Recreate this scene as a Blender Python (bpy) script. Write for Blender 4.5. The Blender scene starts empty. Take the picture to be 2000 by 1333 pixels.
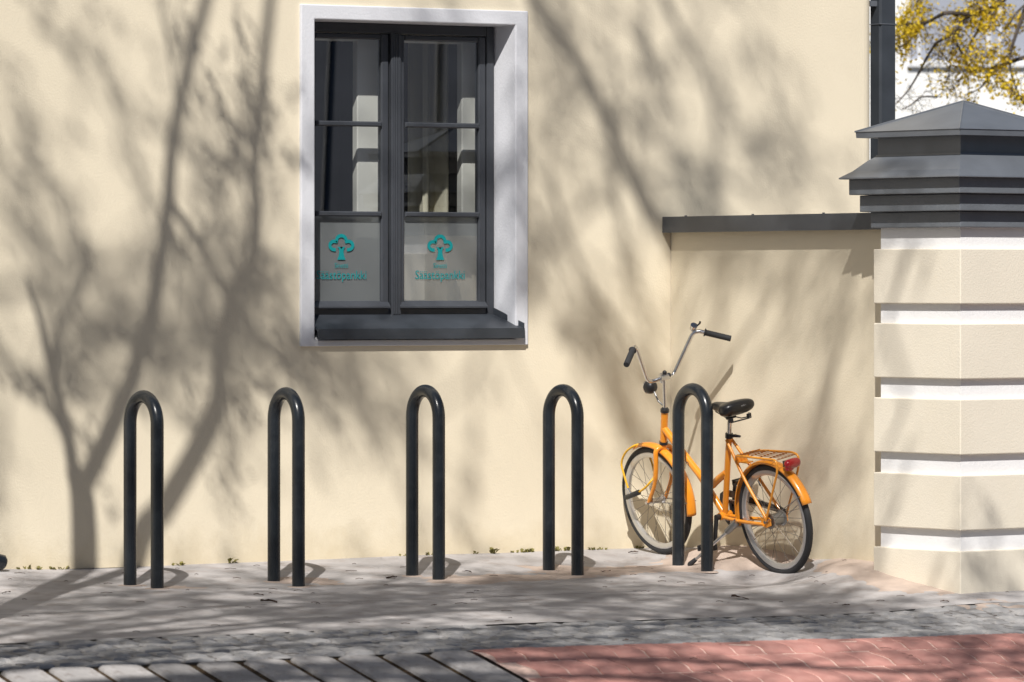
import bpy, math, random
from mathutils import Vector, Matrix, noise
R = math.radians
rnd = random.Random(7)
scene = bpy.context.scene
col = scene.collection

# ------------------------------------------------------------------ camera
# world: the plastered facade is the plane y = 0 (X to the right, -Y towards the street),
# the garden wall runs along x = 0 from the inner corner (0, 0).
FPX, HZ, TH, CAMH = 10000.0, 552.0, R(31), 1.44
RT = Vector((math.cos(TH), -math.sin(TH), 0))      # camera right
FW = Vector((math.sin(TH), math.cos(TH), 0))       # camera forward
CAM = RT * -0.868 + FW * -28.0 + Vector((0, 0, CAMH))
cd = bpy.data.cameras.new('camera')
cam = bpy.data.objects.new('camera', cd); col.objects.link(cam)
cam.location = CAM
cam.rotation_euler = (R(90), 0, -TH)
cd.sensor_width = 36; cd.lens = FPX / 2000 * 36
cd.shift_y = (HZ - 666.5) / 2000
cd.dof.use_dof = True; cd.dof.focus_distance = 26.8; cd.dof.aperture_fstop = 4.5
cd.clip_start = .5; cd.clip_end = 2000
scene.camera = cam

# ------------------------------------------------------------------ light
SUN = Vector((.571, .769, -1.0)).normalized()        # direction the light travels
elev = math.asin(-SUN.z)
w = bpy.data.worlds.new('World'); scene.world = w; w.use_nodes = True
nt = w.node_tree; nt.nodes.clear()
sky = nt.nodes.new('ShaderNodeTexSky'); sky.sky_type = 'NISHITA'; sky.sun_disc = False
sky.sun_elevation = elev
sky.sun_rotation = math.atan2(-SUN.x, -SUN.y)
bg = nt.nodes.new('ShaderNodeBackground'); bg.inputs['Strength'].default_value = .05
out = nt.nodes.new('ShaderNodeOutputWorld')
nt.links.new(sky.outputs[0], bg.inputs[0]); nt.links.new(bg.outputs[0], out.inputs[0])
sd = bpy.data.lights.new('sun', 'SUN'); sd.energy = 4.8; sd.angle = R(.53); sd.color = (1, .96, .905)
sun = bpy.data.objects.new('sun', sd); col.objects.link(sun)
sun.location = (-20, -25, 28)
sun.rotation_euler = SUN.to_track_quat('-Z', 'Y').to_euler()
scene.view_settings.view_transform = 'Standard'
scene.view_settings.look = 'None'
scene.view_settings.exposure = 0.2
scene.view_settings.gamma = 1
scene.render.engine = 'CYCLES'
scene.cycles.use_denoising = True
scene.cycles.max_bounces = 8
scene.cycles.transparent_max_bounces = 16

# ------------------------------------------------------------------ pixel helpers (photo is 2000 x 1333)
def ray(px, py):
    return FW + RT * ((px - 1000) / FPX) + Vector((0, 0, (HZ - py) / FPX))
def at(px, py, depth): return CAM + ray(px, py) * depth
def on_y(px, py, y=0.0):
    d = ray(px, py); return CAM + d * ((y - CAM.y) / d.y)
def on_x(px, py, x=0.0):
    d = ray(px, py); return CAM + d * ((x - CAM.x) / d.x)
def depth_of(p): return (Vector(p) - CAM).dot(FW)

# ------------------------------------------------------------------ materials
def mat(name, color, rough=.6, metal=0., var=.0, vscale=3., bump=0., bscale=60., bdist=.004, spec=.5, coat=0., var2=None, v2scale=20., v2=0., obj_var=0., stretch=None):
    m = bpy.data.materials.new(name); m.use_nodes = True
    n = m.node_tree; b = n.nodes['Principled BSDF']; L = n.links
    b.inputs['Roughness'].default_value = rough; b.inputs['Metallic'].default_value = metal
    b.inputs['Specular IOR Level'].default_value = spec
    b.inputs['Coat Weight'].default_value = coat; b.inputs['Coat Roughness'].default_value = .12
    b.inputs['Base Color'].default_value = (*color, 1)
    tc = n.nodes.new('ShaderNodeTexCoord'); coord = tc.outputs['Object']
    if stretch:
        mp = n.nodes.new('ShaderNodeMapping'); mp.inputs['Scale'].default_value = stretch
        L.new(coord, mp.inputs[0]); coord = mp.outputs[0]
    cur = None
    if var:
        t = n.nodes.new('ShaderNodeTexNoise'); t.inputs['Scale'].default_value = vscale; t.inputs['Detail'].default_value = 6
        L.new(coord, t.inputs['Vector'])
        r = n.nodes.new('ShaderNodeMapRange'); r.inputs[1].default_value = .3; r.inputs[2].default_value = .7
        r.inputs[3].default_value = 1 - var; r.inputs[4].default_value = 1 + var
        L.new(t.outputs['Fac'], r.inputs[0])
        h = n.nodes.new('ShaderNodeVectorMath'); h.operation = 'SCALE'; h.inputs[0].default_value = color
        L.new(r.outputs[0], h.inputs['Scale']); cur = h.outputs[0]
    if var2 is not None:
        t = n.nodes.new('ShaderNodeTexNoise'); t.inputs['Scale'].default_value = v2scale; t.inputs['Detail'].default_value = 8
        t.inputs['Roughness'].default_value = .65
        L.new(coord, t.inputs['Vector'])
        r = n.nodes.new('ShaderNodeMapRange'); r.inputs[1].default_value = .5; r.inputs[2].default_value = .72
        r.inputs[3].default_value = 0; r.inputs[4].default_value = v2
        L.new(t.outputs['Fac'], r.inputs[0])
        mx = n.nodes.new('ShaderNodeMix'); mx.data_type = 'RGBA'
        mx.inputs['A'].default_value = (*color, 1); mx.inputs['B'].default_value = (*var2, 1)
        L.new(r.outputs[0], mx.inputs['Factor'])
        if cur: L.new(cur, mx.inputs['A'])
        cur = mx.outputs['Result']
    if obj_var:
        oi = n.nodes.new('ShaderNodeObjectInfo')
        r = n.nodes.new('ShaderNodeMapRange'); r.inputs[3].default_value = 1 - obj_var; r.inputs[4].default_value = 1 + obj_var
        L.new(oi.outputs['Random'], r.inputs[0])
        h = n.nodes.new('ShaderNodeVectorMath'); h.operation = 'SCALE'; h.inputs[0].default_value = color
        if cur: L.new(cur, h.inputs[0])
        L.new(r.outputs[0], h.inputs['Scale']); cur = h.outputs[0]
    if cur: L.new(cur, b.inputs['Base Color'])
    if bump:
        t = n.nodes.new('ShaderNodeTexNoise'); t.inputs['Scale'].default_value = bscale; t.inputs['Detail'].default_value = 5
        L.new(coord, t.inputs['Vector'])
        bp = n.nodes.new('ShaderNodeBump'); bp.inputs['Strength'].default_value = bump; bp.inputs['Distance'].default_value = bdist
        L.new(t.outputs['Fac'], bp.inputs['Height']); L.new(bp.outputs[0], b.inputs['Normal'])
    return m

M = {}
M['cream'] = mat('cream_plaster', (.745, .668, .52), .9, var=.045, vscale=1.2, bump=.45, bscale=90, bdist=.003, spec=.15, var2=(.69, .61, .47), v2scale=.8, v2=.35)
def splash(m, c):
    n = m.node_tree; L = n.links; b = n.nodes['Principled BSDF']; src = b.inputs['Base Color'].links[0].from_socket
    tc = n.nodes.new('ShaderNodeTexCoord'); sp = n.nodes.new('ShaderNodeSeparateXYZ'); L.new(tc.outputs['Object'], sp.inputs[0])
    ns = n.nodes.new('ShaderNodeTexNoise'); ns.inputs['Scale'].default_value = 4.5; ns.inputs['Detail'].default_value = 8; ns.inputs['Roughness'].default_value = .7; L.new(tc.outputs['Object'], ns.inputs['Vector'])
    ad = n.nodes.new('ShaderNodeMath'); ad.operation = 'MULTIPLY_ADD'; ad.inputs[1].default_value = -.55; L.new(ns.outputs['Fac'], ad.inputs[0]); L.new(sp.outputs['Z'], ad.inputs[2])
    r = n.nodes.new('ShaderNodeMapRange'); r.inputs[1].default_value = -.34; r.inputs[2].default_value = -.10; r.inputs[3].default_value = .55; r.inputs[4].default_value = 0; L.new(ad.outputs[0], r.inputs[0])
    mx = n.nodes.new('ShaderNodeMix'); mx.data_type = 'RGBA'; mx.inputs['B'].default_value = (*c, 1); L.new(r.outputs[0], mx.inputs['Factor']); L.new(src, mx.inputs['A']); L.new(mx.outputs['Result'], b.inputs['Base Color'])
splash(M['cream'], (.56, .47, .31))
M['white_plaster'] = mat('white_painted_plaster', (.66, .67, .71), .85, var=.03, vscale=4, bump=.4, bscale=70, bdist=.004, spec=.2)
M['pillar_cream'] = mat('pillar_cream_plaster', (.77, .71, .595), .9, var=.03, vscale=3, bump=.4, bscale=110, bdist=.004, spec=.15, var2=(.71, .64, .50), v2scale=2.5, v2=.25)
M['pillar_white'] = mat('pillar_white_plaster', (.82, .82, .83), .9, var=.02, vscale=4, bump=.4, bscale=60, bdist=.004, spec=.15)
M['cap_paint'] = mat('dark_grey_painted_stone', (.14, .155, .175), .5, var=.08, vscale=8, bump=.5, bscale=60, bdist=.004)
M['cap_metal'] = mat('dark_grey_sheet_metal', (.15, .165, .19), .4, metal=.25, var=.12, vscale=5, bump=.06, bscale=8, bdist=.01)
M['coping'] = mat('coping_sheet_metal', (.095, .102, .115), .42, metal=.2, var=.1, vscale=6)
M['sill'] = mat('sill_sheet_metal', (.05, .058, .07), .4, metal=.2, var=.15, vscale=8)
M['frame'] = mat('grey_window_paint', (.048, .053, .063), .42, var=.06, vscale=20)
M['frame_in'] = mat('white_window_paint', (.78, .77, .72), .5)
M['stand'] = mat('anthracite_powder_coat', (.016, .020, .025), .26, var=.12, vscale=6, bump=.03, bscale=40, bdist=.002, var2=(.035, .04, .045), v2scale=14, v2=.5)
M['concrete'] = mat('worn_concrete', (.415, .395, .39), .92, var=.2, vscale=2.6, bump=.6, bscale=45, bdist=.006, spec=.2, var2=(.30, .26, .24), v2scale=7, v2=.85)
M['sand'] = mat('swept_sand', (.46, .375, .32), .98, var=.15, vscale=6, bump=.6, bscale=120, bdist=.004, spec=.1)
M['sett'] = mat('granite_sett', (.29, .285, .285), .85, var=.22, vscale=9, bump=.6, bscale=60, bdist=.006, var2=(.48, .45, .43), v2scale=30, v2=.6, spec=.4)
M['grey_paver'] = mat('grey_paver', (.36, .345, .34), .88, var=.2, vscale=7, bump=.6, bscale=70, bdist=.005, obj_var=.10, var2=(.2, .175, .16), v2scale=18, v2=.7, spec=.25)
M['red_paver'] = mat('red_paver', (.445, .22, .19), .9, var=.16, vscale=6, bump=.5, bscale=70, bdist=.004, obj_var=.12, var2=(.47, .28, .24), v2scale=12, v2=.6, spec=.2)
M['joint_dirt'] = mat('joint_dirt', (.05, .034, .022), 1, var=.4, vscale=30, bump=.8, bscale=120, bdist=.01, spec=.1, var2=(.17, .12, .06), v2scale=25, v2=.8)
M['joint_sand'] = mat('joint_sand', (.64, .46, .39), 1, var=.3, vscale=20, bump=.5, bscale=150, bdist=.004, spec=.1)
M['grit'] = mat('sett_grit', (.19, .18, .175), 1, var=.3, vscale=25, bump=.6, bscale=140, bdist=.005)
M['asphalt'] = mat('asphalt', (.06, .06, .063), .9, var=.15, vscale=3, bump=.5, bscale=90, bdist=.005)
M['foundation'] = mat('foundation_concrete', (.17, .18, .20), .9, var=.2, vscale=12, bump=.5, bscale=60)
M['roof'] = mat('dark_roof_metal', (.035, .04, .05), .45, metal=.2, var=.1)
M['terrace'] = mat('grey_render', (.20, .19, .18), .9, var=.08, vscale=.5)
M['shed_roof'] = mat('grey_shed_roof', (.20, .215, .25), .5, var=.15, vscale=1.5)
M['orange'] = mat('orange_bicycle_paint', (.80, .285, .018), .3, coat=.5, var=.04, vscale=9)
M['orange_rack'] = mat('orange_rack_paint', (.83, .33, .03), .35, coat=.3)
M['chrome'] = mat('chrome', (.72, .71, .70), .16, metal=1, var=.06, vscale=20)
M['alu'] = mat('brushed_aluminium', (.62, .62, .63), .34, metal=1, var=.08, vscale=15)
M['rim'] = mat('silver_rim', (.62, .625, .64), .34, metal=.85, var=.05, vscale=12)
M['rubber'] = mat('black_rubber', (.022, .023, .026), .75, bump=.2, bscale=150, bdist=.002)
M['plastic'] = mat('black_plastic', (.018, .018, .02), .4)
M['saddle'] = mat('black_saddle_vinyl', (.010, .010, .012), .33, bump=.12, bscale=160, bdist=.002)
M['steel'] = mat('grey_steel', (.30, .30, .30), .4, metal=.9, var=.1, vscale=20)
M['spoke'] = mat('steel_spoke', (.16, .14, .12), .5, metal=.6)
M['wire'] = mat('rack_wire', (.30, .10, .015), .4)
M['cable'] = mat('yellow_cable_sleeve', (.72, .40, .02), .35)
M['print'] = mat('grey_print', (.10, .08, .07), .6)
M['print_light'] = mat('light_grey_print', (.35, .35, .36), .6)
M['teal'] = mat('teal_vinyl', (.0, .23, .245), .5)
M['curtain'] = mat('cream_curtain', (.72, .68, .54), .9)
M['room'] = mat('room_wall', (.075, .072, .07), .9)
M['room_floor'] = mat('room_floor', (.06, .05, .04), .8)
M['bark'] = mat('bark', (.075, .06, .05), .95, var=.25, vscale=9, bump=.8, bscale=25, bdist=.02)
M['twig'] = mat('dark_twig', (.05, .038, .032), .9)
M['bg_white'] = mat('white_render', (.80, .80, .79), .9, var=.02, vscale=.6)
M['bg_frame'] = mat('white_window_frame', (.72, .73, .75), .5)
M['brown_wall'] = mat('brown_boards', (.14, .11, .09), .85, var=.1, vscale=2)
M['dead_leaf'] = mat('dead_leaf', (.075, .042, .028), .85, obj_var=.4)
M['weed'] = mat('weed_leaf', (.17, .15, .035), .7, obj_var=.2)
M['earth'] = mat('dark_earth', (.11, .095, .085), 1)

def petals(name, c1, c2, trans=.35):
    m = bpy.data.materials.new(name); m.use_nodes = True; n = m.node_tree; n.nodes.clear(); L = n.links
    o = n.nodes.new('ShaderNodeOutputMaterial'); mx = n.nodes.new('ShaderNodeMixShader'); mx.inputs[0].default_value = trans
    d = n.nodes.new('ShaderNodeBsdfDiffuse'); t = n.nodes.new('ShaderNodeBsdfTranslucent')
    tc = n.nodes.new('ShaderNodeTexCoord'); ns = n.nodes.new('ShaderNodeTexNoise'); ns.inputs['Scale'].default_value = 9
    L.new(tc.outputs['Object'], ns.inputs['Vector'])
    r = n.nodes.new('ShaderNodeMapRange'); r.inputs[1].default_value = .35; r.inputs[2].default_value = .65; L.new(ns.outputs['Fac'], r.inputs[0])
    c = n.nodes.new('ShaderNodeMix'); c.data_type = 'RGBA'; c.inputs['A'].default_value = (*c1, 1); c.inputs['B'].default_value = (*c2, 1)
    L.new(r.outputs[0], c.inputs['Factor'])
    for s in (d, t): L.new(c.outputs['Result'], s.inputs['Color'])
    L.new(d.outputs[0], mx.inputs[1]); L.new(t.outputs[0], mx.inputs[2]); L.new(mx.outputs[0], o.inputs[0])
    return m
M['blossom'] = petals('yellow_blossom', (.86, .62, .04), (.62, .46, .05))
M['spring_leaf'] = petals('spring_leaf', (.20, .17, .03), (.12, .12, .03))

def glass(name, tint=(1, 1, 1), ior=1.5, haze=0., hazecol=(.6, .6, .6), boost=1.0):
    m = bpy.data.materials.new(name); m.use_nodes = True; n = m.node_tree; n.nodes.clear(); L = n.links
    o = n.nodes.new('ShaderNodeOutputMaterial')
    tr = n.nodes.new('ShaderNodeBsdfTransparent'); tr.inputs[0].default_value = (*tint, 1)
    gl = n.nodes.new('ShaderNodeBsdfGlossy'); gl.inputs['Roughness'].default_value = .0 if not haze else .05
    lw = n.nodes.new('ShaderNodeLayerWeight'); lw.inputs[0].default_value = .5
    pw_ = n.nodes.new('ShaderNodeMath'); pw_.operation = 'POWER'; pw_.inputs[1].default_value = 5; L.new(lw.outputs['Facing'], pw_.inputs[0])
    fr = n.nodes.new('ShaderNodeMath'); fr.operation = 'MULTIPLY_ADD'; fr.inputs[1].default_value = .95; fr.inputs[2].default_value = .05; L.new(pw_.outputs[0], fr.inputs[0])
    ml = n.nodes.new('ShaderNodeMath'); ml.operation = 'MULTIPLY'; ml.inputs[1].default_value = boost; ml.use_clamp = True
    L.new(fr.outputs[0], ml.inputs[0])
    base = tr.outputs[0]
    if haze:
        df = n.nodes.new('ShaderNodeBsdfDiffuse'); df.inputs[0].default_value = (*hazecol, 1)
        tl = n.nodes.new('ShaderNodeBsdfTranslucent'); tl.inputs[0].default_value = (*hazecol, 1)
        a = n.nodes.new('ShaderNodeMixShader'); a.inputs[0].default_value = .35
        L.new(df.outputs[0], a.inputs[1]); L.new(tl.outputs[0], a.inputs[2])
        b = n.nodes.new('ShaderNodeMixShader'); b.inputs[0].default_value = haze
        L.new(tr.outputs[0], b.inputs[1]); L.new(a.outputs[0], b.inputs[2]); base = b.outputs[0]
    mx = n.nodes.new('ShaderNodeMixShader')
    L.new(ml.outputs[0], mx.inputs[0]); L.new(base, mx.inputs[1]); L.new(gl.outputs[0], mx.inputs[2]); L.new(mx.outputs[0], o.inputs[0])
    return m
M['glass'] = glass('window_glass', (.93, .95, .95), boost=4.2)
M['film'] = glass('frosted_film', (.8, .8, .8), haze=.9, hazecol=(.43, .445, .46), boost=1.3)
M['bg_glass'] = mat('distant_glazing', (.34, .36, .42), .12, spec=.8)
M['red_lens'] = mat('red_lens', (.30, .008, .012), .12, coat=.6)
M['lens_rim'] = mat('lens_clear', (.45, .42, .46), .2)

# ------------------------------------------------------------------ mesh helpers
class MB:
    def __init__(s): s.v = []; s.f = []
    def add(s, vs, fs):
        k = len(s.v); s.v += [Vector(p) for p in vs]; s.f += [tuple(i + k for i in f) for f in fs]; return s
    def box(s, x0, x1, y0, y1, z0, z1):
        return s.add([(x0, y0, z0), (x1, y0, z0), (x1, y1, z0), (x0, y1, z0), (x0, y0, z1), (x1, y0, z1), (x1, y1, z1), (x0, y1, z1)],
                     [(0, 3, 2, 1), (4, 5, 6, 7), (0, 1, 5, 4), (1, 2, 6, 5), (2, 3, 7, 6), (3, 0, 4, 7)])
    def cbox(s, x0, x1, y0, y1, z0, z1, c):
        """box with chamfered front (-y) edges"""
        k = [(x0, y1, z0), (x1, y1, z0), (x1, y1, z1), (x0, y1, z1), (x0, y0 + c, z0), (x1, y0 + c, z0), (x1, y0 + c, z1), (x0, y0 + c, z1),
             (x0 + c, y0, z0 + c), (x1 - c, y0, z0 + c), (x1 - c, y0, z1 - c), (x0 + c, y0, z1 - c)]
        return s.add(k, [(0, 3, 2, 1), (0, 1, 5, 4), (1, 2, 6, 5), (2, 3, 7, 6), (3, 0, 4, 7), (4, 5, 9, 8), (5, 6, 10, 9), (6, 7, 11, 10), (7, 4, 8, 11), (8, 9, 10, 11)])
    def tube(s, pts, rad, n=10, cap=True, closed=False):
        pts = [Vector(p) for p in pts]; m = len(pts)
        if not hasattr(rad, '__len__'): rad = [rad] * m
        tang = []
        for i in range(m):
            a = pts[(i - 1) % m] if (i or closed) else pts[i]; b = pts[(i + 1) % m] if (i < m - 1 or closed) else pts[i]
            t = b - a; tang.append(t.normalized() if t.length > 1e-9 else Vector((0, 0, 1)))
        up = Vector((0, 0, 1)) if abs(tang[0].z) < .9 else Vector((1, 0, 0))
        nrm = (up - tang[0] * up.dot(tang[0])).normalized(); k = len(s.v)
        for i in range(m):
            nrm = nrm - tang[i] * nrm.dot(tang[i])
            nrm = nrm.normalized() if nrm.length > 1e-9 else tang[i].orthogonal().normalized()
            bn = tang[i].cross(nrm)
            for j in range(n):
                a = 2 * math.pi * j / n
                s.v.append(pts[i] + (nrm * math.cos(a) + bn * math.sin(a)) * rad[i])
        for i in range(m if closed else m - 1):
            for j in range(n):
                a = k + i * n + j; b = k + i * n + (j + 1) % n; i2 = (i + 1) % m
                s.f.append((a, b, k + i2 * n + (j + 1) % n, k + i2 * n + j))
        if cap and not closed:
            s.f.append(tuple(k + j for j in range(n))[::-1]); s.f.append(tuple(k + (m - 1) * n + j for j in range(n)))
        return s
    def lathe(s, prof, axis='y', c=(0, 0, 0), n=48, closed=False):
        """prof: (radius, offset along axis); spun about an axis through c"""
        k = len(s.v); c = Vector(c); m = len(prof)
        for i in range(n):
            a = 2 * math.pi * i / n; ca, sa = math.cos(a), math.sin(a)
            for r_, h in prof:
                s.v.append(c + {'y': Vector((r_ * ca, h, r_ * sa)), 'z': Vector((r_ * ca, r_ * sa, h)), 'x': Vector((h, r_ * ca, r_ * sa))}[axis])
        for i in range(n):
            for j in range(m if closed else m - 1):
                j2 = (j + 1) % m; i2 = (i + 1) % n
                s.f.append((k + i * m + j, k + i2 * m + j, k + i2 * m + j2, k + i * m + j2))
        return s
    def blob(s, c, rx, ry, rz, n=8, m=6):
        c = Vector(c); k = len(s.v)
        for i in range(m + 1):
            t = math.pi * i / m
            for j in range(n):
                a = 2 * math.pi * j / n
                s.v.append(c + Vector((rx * math.sin(t) * math.cos(a), ry * math.sin(t) * math.sin(a), rz * math.cos(t))))
        for i in range(m):
            for j in range(n):
                s.f.append((k + i * n + j, k + (i + 1) * n + j, k + (i + 1) * n + (j + 1) % n, k + i * n + (j + 1) % n))
        return s
    def mesh(s, name):
        me = bpy.data.meshes.new(name); me.from_pydata([tuple(p) for p in s.v], [], s.f); me.validate(); me.update(); return me
    def build(s, name, m, parent=None, smooth=False, bevel=0.):
        me = s.mesh(name); me.materials.append(M[m] if isinstance(m, str) else m)
        if smooth:
            for p in me.polygons: p.use_smooth = True
        o = bpy.data.objects.new(name, me); col.objects.link(o)
        if smooth:
            try: me.set_sharp_from_angle(angle=R(40))
            except Exception: pass
        if bevel:
            b = o.modifiers.new('bevel', 'BEVEL'); b.width = bevel; b.segments = 2; b.limit_method = 'ANGLE'
        if parent: o.parent = parent
        return o
def empty(name, loc=(0, 0, 0)):
    o = bpy.data.objects.new(name, None); col.objects.link(o); o.location = loc; o.empty_display_size = .2; return o
def tag(o, label=None, cat=None, group=None, kind=None):
    if label: o['label'] = label
    if cat: o['category'] = cat
    if group: o['group'] = group
    if kind: o['kind'] = kind
    return o
def text_mesh(body, size, offset=0., shear=0.):
    cu = bpy.data.curves.new('lettering', 'FONT'); cu.body = body; cu.size = size; cu.align_x = 'CENTER'; cu.offset = offset; cu.shear = shear
    cu.resolution_u = 3
    o = bpy.data.objects.new('lettering_tmp', cu); col.objects.link(o)
    dg = bpy.context.evaluated_depsgraph_get()
    me = bpy.data.meshes.new_from_object(o.evaluated_get(dg))
    bpy.data.objects.remove(o); bpy.data.curves.remove(cu)
    return me
def smoothstep(a, b, x):
    t = max(0, min(1, (x - a) / (b - a))); return t * t * (3 - 2 * t)

# ------------------------------------------------------------------ ground height
V_SETT, V_RAMP = 3.0, 3.95
STAND_V, STAND_S = .87, .27
PIL_C = at(1882, 552, 26.05); PIL_C.z = 0
PIL_ROT = -R(7)
def pil(a, b):                       # pillar-local plan coordinates -> world
    c, s = math.cos(PIL_ROT), math.sin(PIL_ROT)
    # local X axis lies 38 degrees off the picture plane
    ux = RT * math.cos(R(38)) + FW * math.sin(R(38)); uy = FW * math.cos(R(38)) - RT * math.sin(R(38))
    return PIL_C + ux * a + uy * b
def prof(v):
    if v < .9: z = -.07 * (v / .9) ** 1.0 if v > 0 else 0
    elif v < V_RAMP: z = -.07 - .04 * (v - .9)
    else: z = -.07 - .04 * (V_RAMP - .9)
    if v > V_RAMP:
        e = v - V_RAMP; k = .12
        z += -.22 * (e * e / (2 * k) if e < k else e - k / 2)
    return z
def xtilt(x, v): return -.0125 * max(0, x + 3.3) * smoothstep(1.6, 3.9, v) if x < 3 else -.079 * smoothstep(1.6, 3.9, v)
# stands: (far leg px, far leg base y, near leg px, near leg base y, top y)
STANDS = [(254, 1144, 307, 1150, 762), (535, 1137, 583, 1147, 756), (805, 1126, 857, 1133, 751), (1072, 1115, 1128, 1126, 750), (1325, 1107, 1381, 1116, 748)]
def leg_pts(s):
    v_ = STAND_V + (.06 if s[0] > 1300 else 0); fa = on_y(s[0], s[1], -(v_ - STAND_S / 2)); ne = on_y(s[2], s[3], -(v_ + STAND_S / 2))
    return fa, ne
cons = []
for px, py in [(0, 1112), (120, 1112), (250, 1109), (375, 1102), (500, 1098), (750, 1087), (1000, 1079), (1162, 1073), (1310, 1067)]: cons.append(on_y(px, py))
for px, py in [(1400, 1067), (1500, 1075), (1600, 1089), (1700, 1099)]: cons.append(on_x(px, py))
for a, b, py in [(-.324, -.324, 1160), (-.324, .30, 1122), (.324, -.324, 1152)]:
    p = pil(a, b); p.z = CAMH + (HZ - py) / FPX * depth_of(p); cons.append(p)
for s in STANDS: cons += list(leg_pts(s))
BIKE_F = dict(px=1515.05, py=1014.8, d=26.71, yaw=.6158, lean=.1918, pitch=.0616, wb=1.034)
def bike_axes():
    y, l, p = BIKE_F['yaw'], BIKE_F['lean'], BIKE_F['pitch']
    f = Vector((-math.sin(y) * math.cos(p), math.cos(y) * math.cos(p), math.sin(p)))
    l0 = Vector((-math.cos(y), -math.sin(y), 0)); u0 = f.cross(l0)
    lv = l0 * math.cos(l) - u0 * math.sin(l); uv = u0 * math.cos(l) + l0 * math.sin(l)
    tw = lambda q: RT * q.x + FW * q.y + Vector((0, 0, q.z))
    return tw(f), tw(lv), tw(uv)
BF, BL, BU = bike_axes()
BHUB = at(BIKE_F['px'], BIKE_F['py'], BIKE_F['d'])
cons += [BHUB - BU * .2975, BHUB + BF * 1.034 - BU * .2975]
import numpy as np
CP = np.array([[c.x, c.y, c.z] for c in cons]); SG = .36
def _phi(d2): return np.exp(-d2 / (2 * SG * SG))
_D = ((CP[:, None, :2] - CP[None, :, :2]) ** 2).sum(-1)
_res = np.array([c[2] - prof(-c[1]) - xtilt(c[0], -c[1]) for c in CP])
_wt = np.linalg.solve(_phi(_D) + .03 * np.eye(len(CP)), _res)
def gz(x, y, rough=True):
    z = prof(-y) + xtilt(x, -y) + float(_phi(((CP[:, :2] - (x, y)) ** 2).sum(-1)) @ _wt)
    if rough and -y < V_SETT + .05: z += .005 * noise.noise((x * 1.3, y * 1.3, 3)) + .0015 * noise.noise((x * 7, y * 7, 1))
    return z
print('ground residuals', [round(float(gz(c[0], c[1]) - c[2]), 3) for c in CP])

def ground_hit(px, py):
    d = ray(px, py); t = 15.0
    for _ in range(400):
        p = CAM + d * t
        if p.z < gz(p.x, p.y, False): break
        t += .05
    lo, hi = t - .05, t
    for _ in range(18):
        m = (lo + hi) / 2; p = CAM + d * m
        if p.z < gz(p.x, p.y, False): hi = m
        else: lo = m
    return CAM + d * hi

# ------------------------------------------------------------------ setting: ground
road = MB(); Z0 = -.50
road.add([(-400, -400, Z0), (400, -400, Z0), (400, 400, Z0), (-400, 400, Z0)], [(0, 1, 2, 3)])
tag(road.build('road', 'asphalt'), kind='structure')

def frange(a, b, s):
    n = max(1, int(round((b - a) / s))); return [a + (b - a) * i / n for i in range(n + 1)]
def sheet(x0, x1, y0, y1, step, dz=0., fine=(-7.2, 2.4), rough=True):
    xs = []
    for a, b, s in ((x0, min(x1, fine[0]), 1.5), (max(x0, fine[0]), min(x1, fine[1]), step), (max(x0, fine[1]), x1, 1.5)):
        if b > a + 1e-6: xs += frange(a, b, s)[(1 if xs else 0):]
    ys = frange(y0, y1, step); m = MB()
    m.v = [Vector((x, y, gz(x, y, rough) + dz)) for y in ys for x in xs]; n = len(xs)
    m.f = [(j * n + i, j * n + i + 1, (j + 1) * n + i + 1, (j + 1) * n + i) for j in range(len(ys) - 1) for i in range(n - 1)]
    return m
bed = sheet(-40, 40, -5.25, .3, .09, -.02, rough=False)
tag(bed.build('pavement_bed', 'earth', smooth=True), kind='structure')
pav = tag(sheet(-40, 40, -1.868, .02, .05).build('pavement', 'concrete', smooth=True), kind='structure')
pav2 = tag(sheet(-40, 40, -V_SETT - .016, -1.876, .05).build('pavement', 'concrete', smooth=True), kind='structure')

# rough granite setts along the edge of the pavement
sett = MB()
v = V_SETT + .01; row = 0
while v < V_RAMP - .06:
    dv = rnd.uniform(.095, .125); dv = min(dv, V_RAMP - .008 - v); x = -7.0 + rnd.uniform(0, .1)
    while x < 2.4:
        dx = rnd.uniform(.10, .19); g = .006
        a0, a1, b0, b1 = x + g, x + dx - g, -(v + dv) + g, -v - g
        h = rnd.uniform(-.004, .004); c = .012
        zc = lambda xx, yy, k: gz(xx, yy, False) + h + k + rnd.uniform(-.0035, .0035)
        low = [(a0, b0), (a1, b0), (a1, b1), (a0, b1)]; up = [(a0 + c, b0 + c), (a1 - c, b0 + c), (a1 - c, b1 - c), (a0 + c, b1 - c)]
        mx, my = (a0 + a1) / 2 + rnd.uniform(-.01, .01), (b0 + b1) / 2 + rnd.uniform(-.01, .01)
        vs = [(p[0], p[1], zc(*p, -.014)) for p in low] + [(p[0], p[1], zc(*p, 0)) for p in up] + [(mx, my, zc(mx, my, .006))]
        sett.add(vs, [(0, 1, 5, 4), (1, 2, 6, 5), (2, 3, 7, 6), (3, 0, 4, 7), (4, 5, 8), (5, 6, 8), (6, 7, 8), (7, 4, 8)])
        x += dx
    v += dv
tag(sett.build('setts', 'sett', pav2), kind='stuff')
sheet(-7.2, 2.6, -V_RAMP + .004, -V_SETT + .03, .08, -.006, rough=False).build('sett_bed', 'grit', pav2, smooth=True)
for a, b in ((-40, -7.25), (2.65, 40)):
    sheet(a, b, -V_RAMP + .005, -V_SETT - .005, .2).build('sett_strip', 'sett', pav2)

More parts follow.
